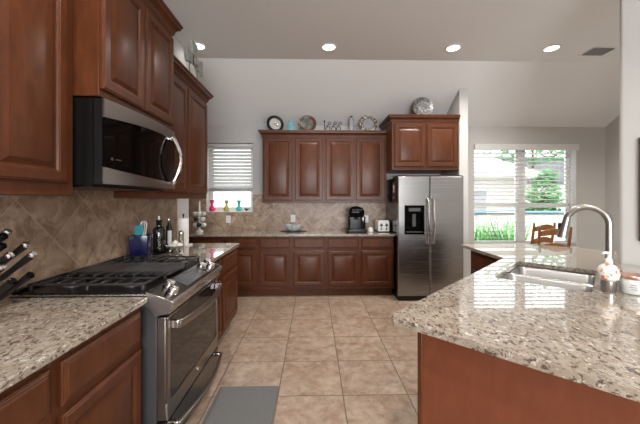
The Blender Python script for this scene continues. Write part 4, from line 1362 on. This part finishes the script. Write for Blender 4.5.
# ------------------------------------------------------------------ framed picture on the angled wall
def picture():
    # left edge seen at the right border of the photograph
    s = 3.335
    t0 = 0.150
    cx, cy = st(s - 0.001, t0 + 0.30)
    t = thing('framed_picture', 'dark framed picture on the angled wall, cut by the frame edge', 'picture', (cx, cy, 1.10), math.radians(-45))
    # local x along (1,-1)/sqrt2 = +t ; local -y faces the camera
    w, h = 0.30, 0.78
    m = MB()
    m.box(-w, w, -0.025, 0, 0, 0.05).box(-w, w, -0.025, 0, h - 0.05, h).box(-w, -w + 0.05, -0.025, 0, 0.05, h - 0.05).box(w - 0.05, w, -0.025, 0, 0.05, h - 0.05)
    m.build('frame', FRAMEM, t, bevel=0.004)
    MB().box(-w + 0.045, w - 0.045, -0.012, -0.002, 0.045, h - 0.045).build('canvas', CANVAS, t)
picture()

# ------------------------------------------------------------------ floor mat
tag(MB().prism(rounded([(-0.715, 1.15), (-0.26, 1.15), (-0.26, 2.295), (-0.695, 2.295)], [0.01] * 4), 0.0, 0.012).build('floor_mat', GREYMAT, bevel=0.004), 'grey cushioned floor mat in front of the range', 'mat')

# ------------------------------------------------------------------ nook chairs (backs to the camera)
def chair(label, x, y, rot):
    t = thing('ladder_back_chair', label, 'chair', (x, y, 0), rot, None)
    t.scale = (0.85, 1, 1)
    W = 0.20
    # local +y is where the sitter faces; the back stands at y=0
    def post(sx):
        return MB().tube([(sx * 0.185, 0.02, 0.0), (sx * 0.19, 0.02, 0.44), (sx * 0.198, -0.01, 0.70), (sx * 0.21, -0.065, 1.00), (sx * 0.211, -0.07, 1.075)], [0.017, 0.021, 0.020, 0.018, 0.015], 10)
    for s in (-1, 1):
        post(s).build('back_post', CHAIRW, t)
        MB().tube([(s * 0.20, 0.40, 0.0), (s * 0.205, 0.395, 0.44)], [0.016, 0.021], 10).build('leg', CHAIRW, t)
    def slat(z, arch, h):
        n = 12
        L = []
        for i in range(n + 1):
            f = i / n
            xx = -0.195 + 0.39 * f
            a = math.sin(PI * f)
            yb = 0.02 - 0.10 * max(0, (z - 0.5)) / 0.5 - 0.030 * a + 0.0
            top = z + h * 0.5 + arch * a
            bot = z - h * 0.5 + arch * 0.55 * a
            L.append([(xx, yb - 0.008, bot), (xx, yb - 0.008, top), (xx, yb + 0.008, top), (xx, yb + 0.008, bot)])
        m = MB(); m.loops(L)
        return m
    for z in (0.62, 0.80, 0.985):
        slat(z, 0.042, 0.062).build('slat', CHAIRW, t, bevel=0.003)
    MB().prism(rounded([(-0.205, 0.0), (0.205, 0.0), (0.225, 0.42), (-0.225, 0.42)], [0.03] * 4), 0.44, 0.468).build('seat', CHAIRW, t, bevel=0.006)
    m = MB()
    for z in (0.15, 0.27):
        m.tube([(-0.187, 0.02, z), (-0.20, 0.40, z)], 0.010, 8).tube([(0.187, 0.02, z), (0.20, 0.40, z)], 0.010, 8)
    m.tube([(-0.187, 0.02, 0.2), (0.187, 0.02, 0.2)], 0.010, 8).tube([(-0.20, 0.40, 0.2), (0.20, 0.40, 0.2)], 0.010, 8)
    m.build('stretcher', CHAIRW, t)
    return t
chair('honey oak ladder back chair nearer the nook window, partly behind another', 3.365, 4.44, math.radians(10))
chair('honey oak ladder back chair in front, overlapping the other at the nook window', 3.03, 3.80, math.radians(-9))

# ------------------------------------------------------------------ outside
GROUND = plain('pale_patio', (0.50, 0.48, 0.44), 0.9, var=0.15, scale=1.5)
LAWN = plain('lawn_green', (0.10, 0.22, 0.06), 0.9, var=0.3, scale=8)
FENCEM = plain('weathered_board', (0.50, 0.47, 0.43), 0.8, var=0.2, scale=3)
BRICKM = plain('pale_brick', (0.62, 0.58, 0.54), 0.85, var=0.1, scale=20)
ROOFM = plain('pale_shingle', (0.58, 0.57, 0.57), 0.85, var=0.1, scale=30)
ROOFD = plain('grey_shingle', (0.075, 0.075, 0.08), 0.85, var=0.2, scale=30)
LEAF = plain('leaf_green', (0.045, 0.20, 0.045), 0.55, var=0.45, scale=6)
LEAFB = plain('bright_leaf', (0.055, 0.26, 0.035), 0.5, var=0.4, scale=9)
BARK = plain('bark', (0.12, 0.08, 0.05), 0.9)
BLUEM = plain('blue_hose', (0.06, 0.28, 0.48), 0.4)
struct(MB().box(-40, 45, YB + 0.21, 60, -0.32, -0.15).build('ground', GROUND, smooth=False), 'pale paved yard outside the windows')

def fence():
    y = 9.2
    t = thing('board_fence', 'pale board fence outside the nook window', 'fence', (6.5, y, -0.15))
    m = MB()
    k = 0
    x = -4.5
    while x < 5.5:
        m.box(x, x + 0.138, 0, 0.02, 0.03, 1.12)
        x += 0.15
    m.build('boards', FENCEM, t, smooth=False)
    MB().box(-4.5, 5.5, -0.03, 0.06, 1.12, 1.16).build('cap_rail', ROOFD, t)
    MB().box(-4.5, 5.5, 0.02, 0.06, 0.30, 0.39).build('lower_rail', FENCEM, t)
    for i in range(5):
        MB().box(-4.4 + i * 2.4, -4.3 + i * 2.4, 0.06, 0.16, 0, 1.12).build('post', FENCEM, t)
fence()
def house():
    y = 12.0
    t = thing('house', 'pale single storey house across the fence with a bright low roof', 'house', (4.0, y, -0.15))
    MB().box(-5.0, 4.55, 0, 6, 0, 2.45).build('wall', BRICKM, t, smooth=False)
    sec = [(-5.5, 2.45), (4.95, 2.45), (4.95, 2.58), (3.0, 3.15), (-0.2, 4.2), (-5.5, 4.2)]
    m = MB()
    m.prism(sec, -0.5, 6.2, lambda a, b, z: (a, z, b))
    m.build('roof', ROOFM, t, smooth=False)
    MB().box(-5.5, 4.95, -0.53, -0.5, 2.43, 2.56).build('fascia', TRIMW, t)
    for x in (2.35, -1.6):
        f = MB().box(x - 0.6, x + 0.6, -0.04, 0, 0.95, 2.0).build('window_frame', TRIMW, t)
        MB().box(x - 0.54, x + 0.54, -0.05, -0.04, 1.01, 1.94).build('pane', GREYGLASS, f)
    t = thing('house', 'farther house with a grey shingle roof behind the green tree', 'house', (15.0, 19.0, -0.15))
    MB().box(-4.2, 6, 0, 7, 0, 2.6).build('wall', BRICKM, t, smooth=False)
    m = MB()
    m.loops([[(-4.7, -0.5, 2.6), (6.5, -0.5, 2.6), (6.5, 7.5, 2.6), (-4.7, 7.5, 2.6)], [(-2.0, 3.2, 4.7), (4.0, 3.2, 4.7), (4.0, 3.8, 4.7), (-2.0, 3.8, 4.7)]])
    m.build('roof', ROOFD, t, smooth=False)
house()
def leaves(c, r, n, size, sq=(1, 1, 1), m=None):
    m = m or MB()
    for _ in range(n):
        while True:
            p = Vector((random.uniform(-1, 1), random.uniform(-1, 1), random.uniform(-1, 1)))
            if 0.25 < p.length < 1:
                break
        p = Vector((p.x * r * sq[0], p.y * r * sq[1], p.z * r * sq[2])) + Vector(c)
        a = Vector((random.gauss(0, 1), random.gauss(0, 1), random.gauss(0, 1))).normalized()
        b = a.orthogonal().normalized()
        s = size * random.uniform(0.6, 1.3)
        m.face([p - a * s, p + b * s * 0.4, p + a * s, p - b * s * 0.4])
    return m
def tree(label, x, y, h, r, n, sq=(1, 1, 1), size=0.11, lumps=()):
    t = thing('tree', label, 'tree', (x, y, -0.15))
    MB().tube([(0, 0, 0), (0.05, 0.02, h * 0.4), (0, 0, h)], [0.10, 0.08, 0.05], 8).build('trunk', BARK, t)
    m = leaves((0, 0, h), r, n, size, sq)
    for dx, dy, z, q in lumps:
        leaves((dx, dy, z), q, int(n * 0.4), size, m=m)
    m.build('foliage', LEAF, t, smooth=False)
tree('bushy green tree beyond the fence in front of the grey roof', 8.15, 10.6, 1.85, 0.6, 420, (0.8, 0.8, 1.1), 0.11, [(-0.35, 0.2, 1.4, 0.35), (0.42, 0.1, 1.5, 0.4), (0.15, 0.0, 2.35, 0.34), (0.1, 0.1, 1.15, 0.5)])
tree('tall leafy tree rising above the pale house roof', 12.6, 17.2, 4.6, 2.0, 1100, (1.5, 0.7, 0.5), 0.17)
tree('leafy tree at the far left behind the pale house', 7.2, 21.5, 6.4, 1.8, 1000, (1.4, 0.8, 0.6), 0.2)
def strap_plant():
    t = thing('strap_leaf_plant', 'bright green strap leaved plant in front of the fence', 'plant', (4.55, 7.7, -0.15))
    m = MB()
    for i in range(170):
        a = random.uniform(0, 2 * PI)
        L = random.uniform(0.75, 1.25)
        lean = random.uniform(0.15, 0.9)
        x0, y0 = random.gauss(0.05, 0.38), random.gauss(0, 0.12)
        wv = Vector((-math.sin(a), math.cos(a), 0)) * 0.034
        P = []
        for k in range(5):
            f = k / 4
            P.append(Vector((x0 + math.cos(a) * L * lean * f ** 1.4, y0 + math.sin(a) * L * lean * f ** 1.4, L * (f - 0.35 * lean * f * f))))
        for k in range(4):
            w0, w1 = (1 - k / 4) ** 0.5, max(0.05, (1 - (k + 1) / 4)) ** 0.5
            m.face([P[k] - wv * w0, P[k] + wv * w0, P[k + 1] + wv * w1, P[k + 1] - wv * w1])
    m.build('blades', LEAFB, t, smooth=False)
    MB().tube([(0, 0, 0), (0, 0, 0.12)], 0.12, 8).build('clump', LAWN, t)
strap_plant()
tag(MB().tube([(4.9, 9.12, 1.03), (6.0, 9.10, 1.10), (6.6, 9.12, 1.04), (7.6, 9.12, 1.045), (8.6, 9.12, 1.03)], 0.022, 8).build('garden_hose', BLUEM), 'blue hose draped along the fence top outside the nook window', 'hose')
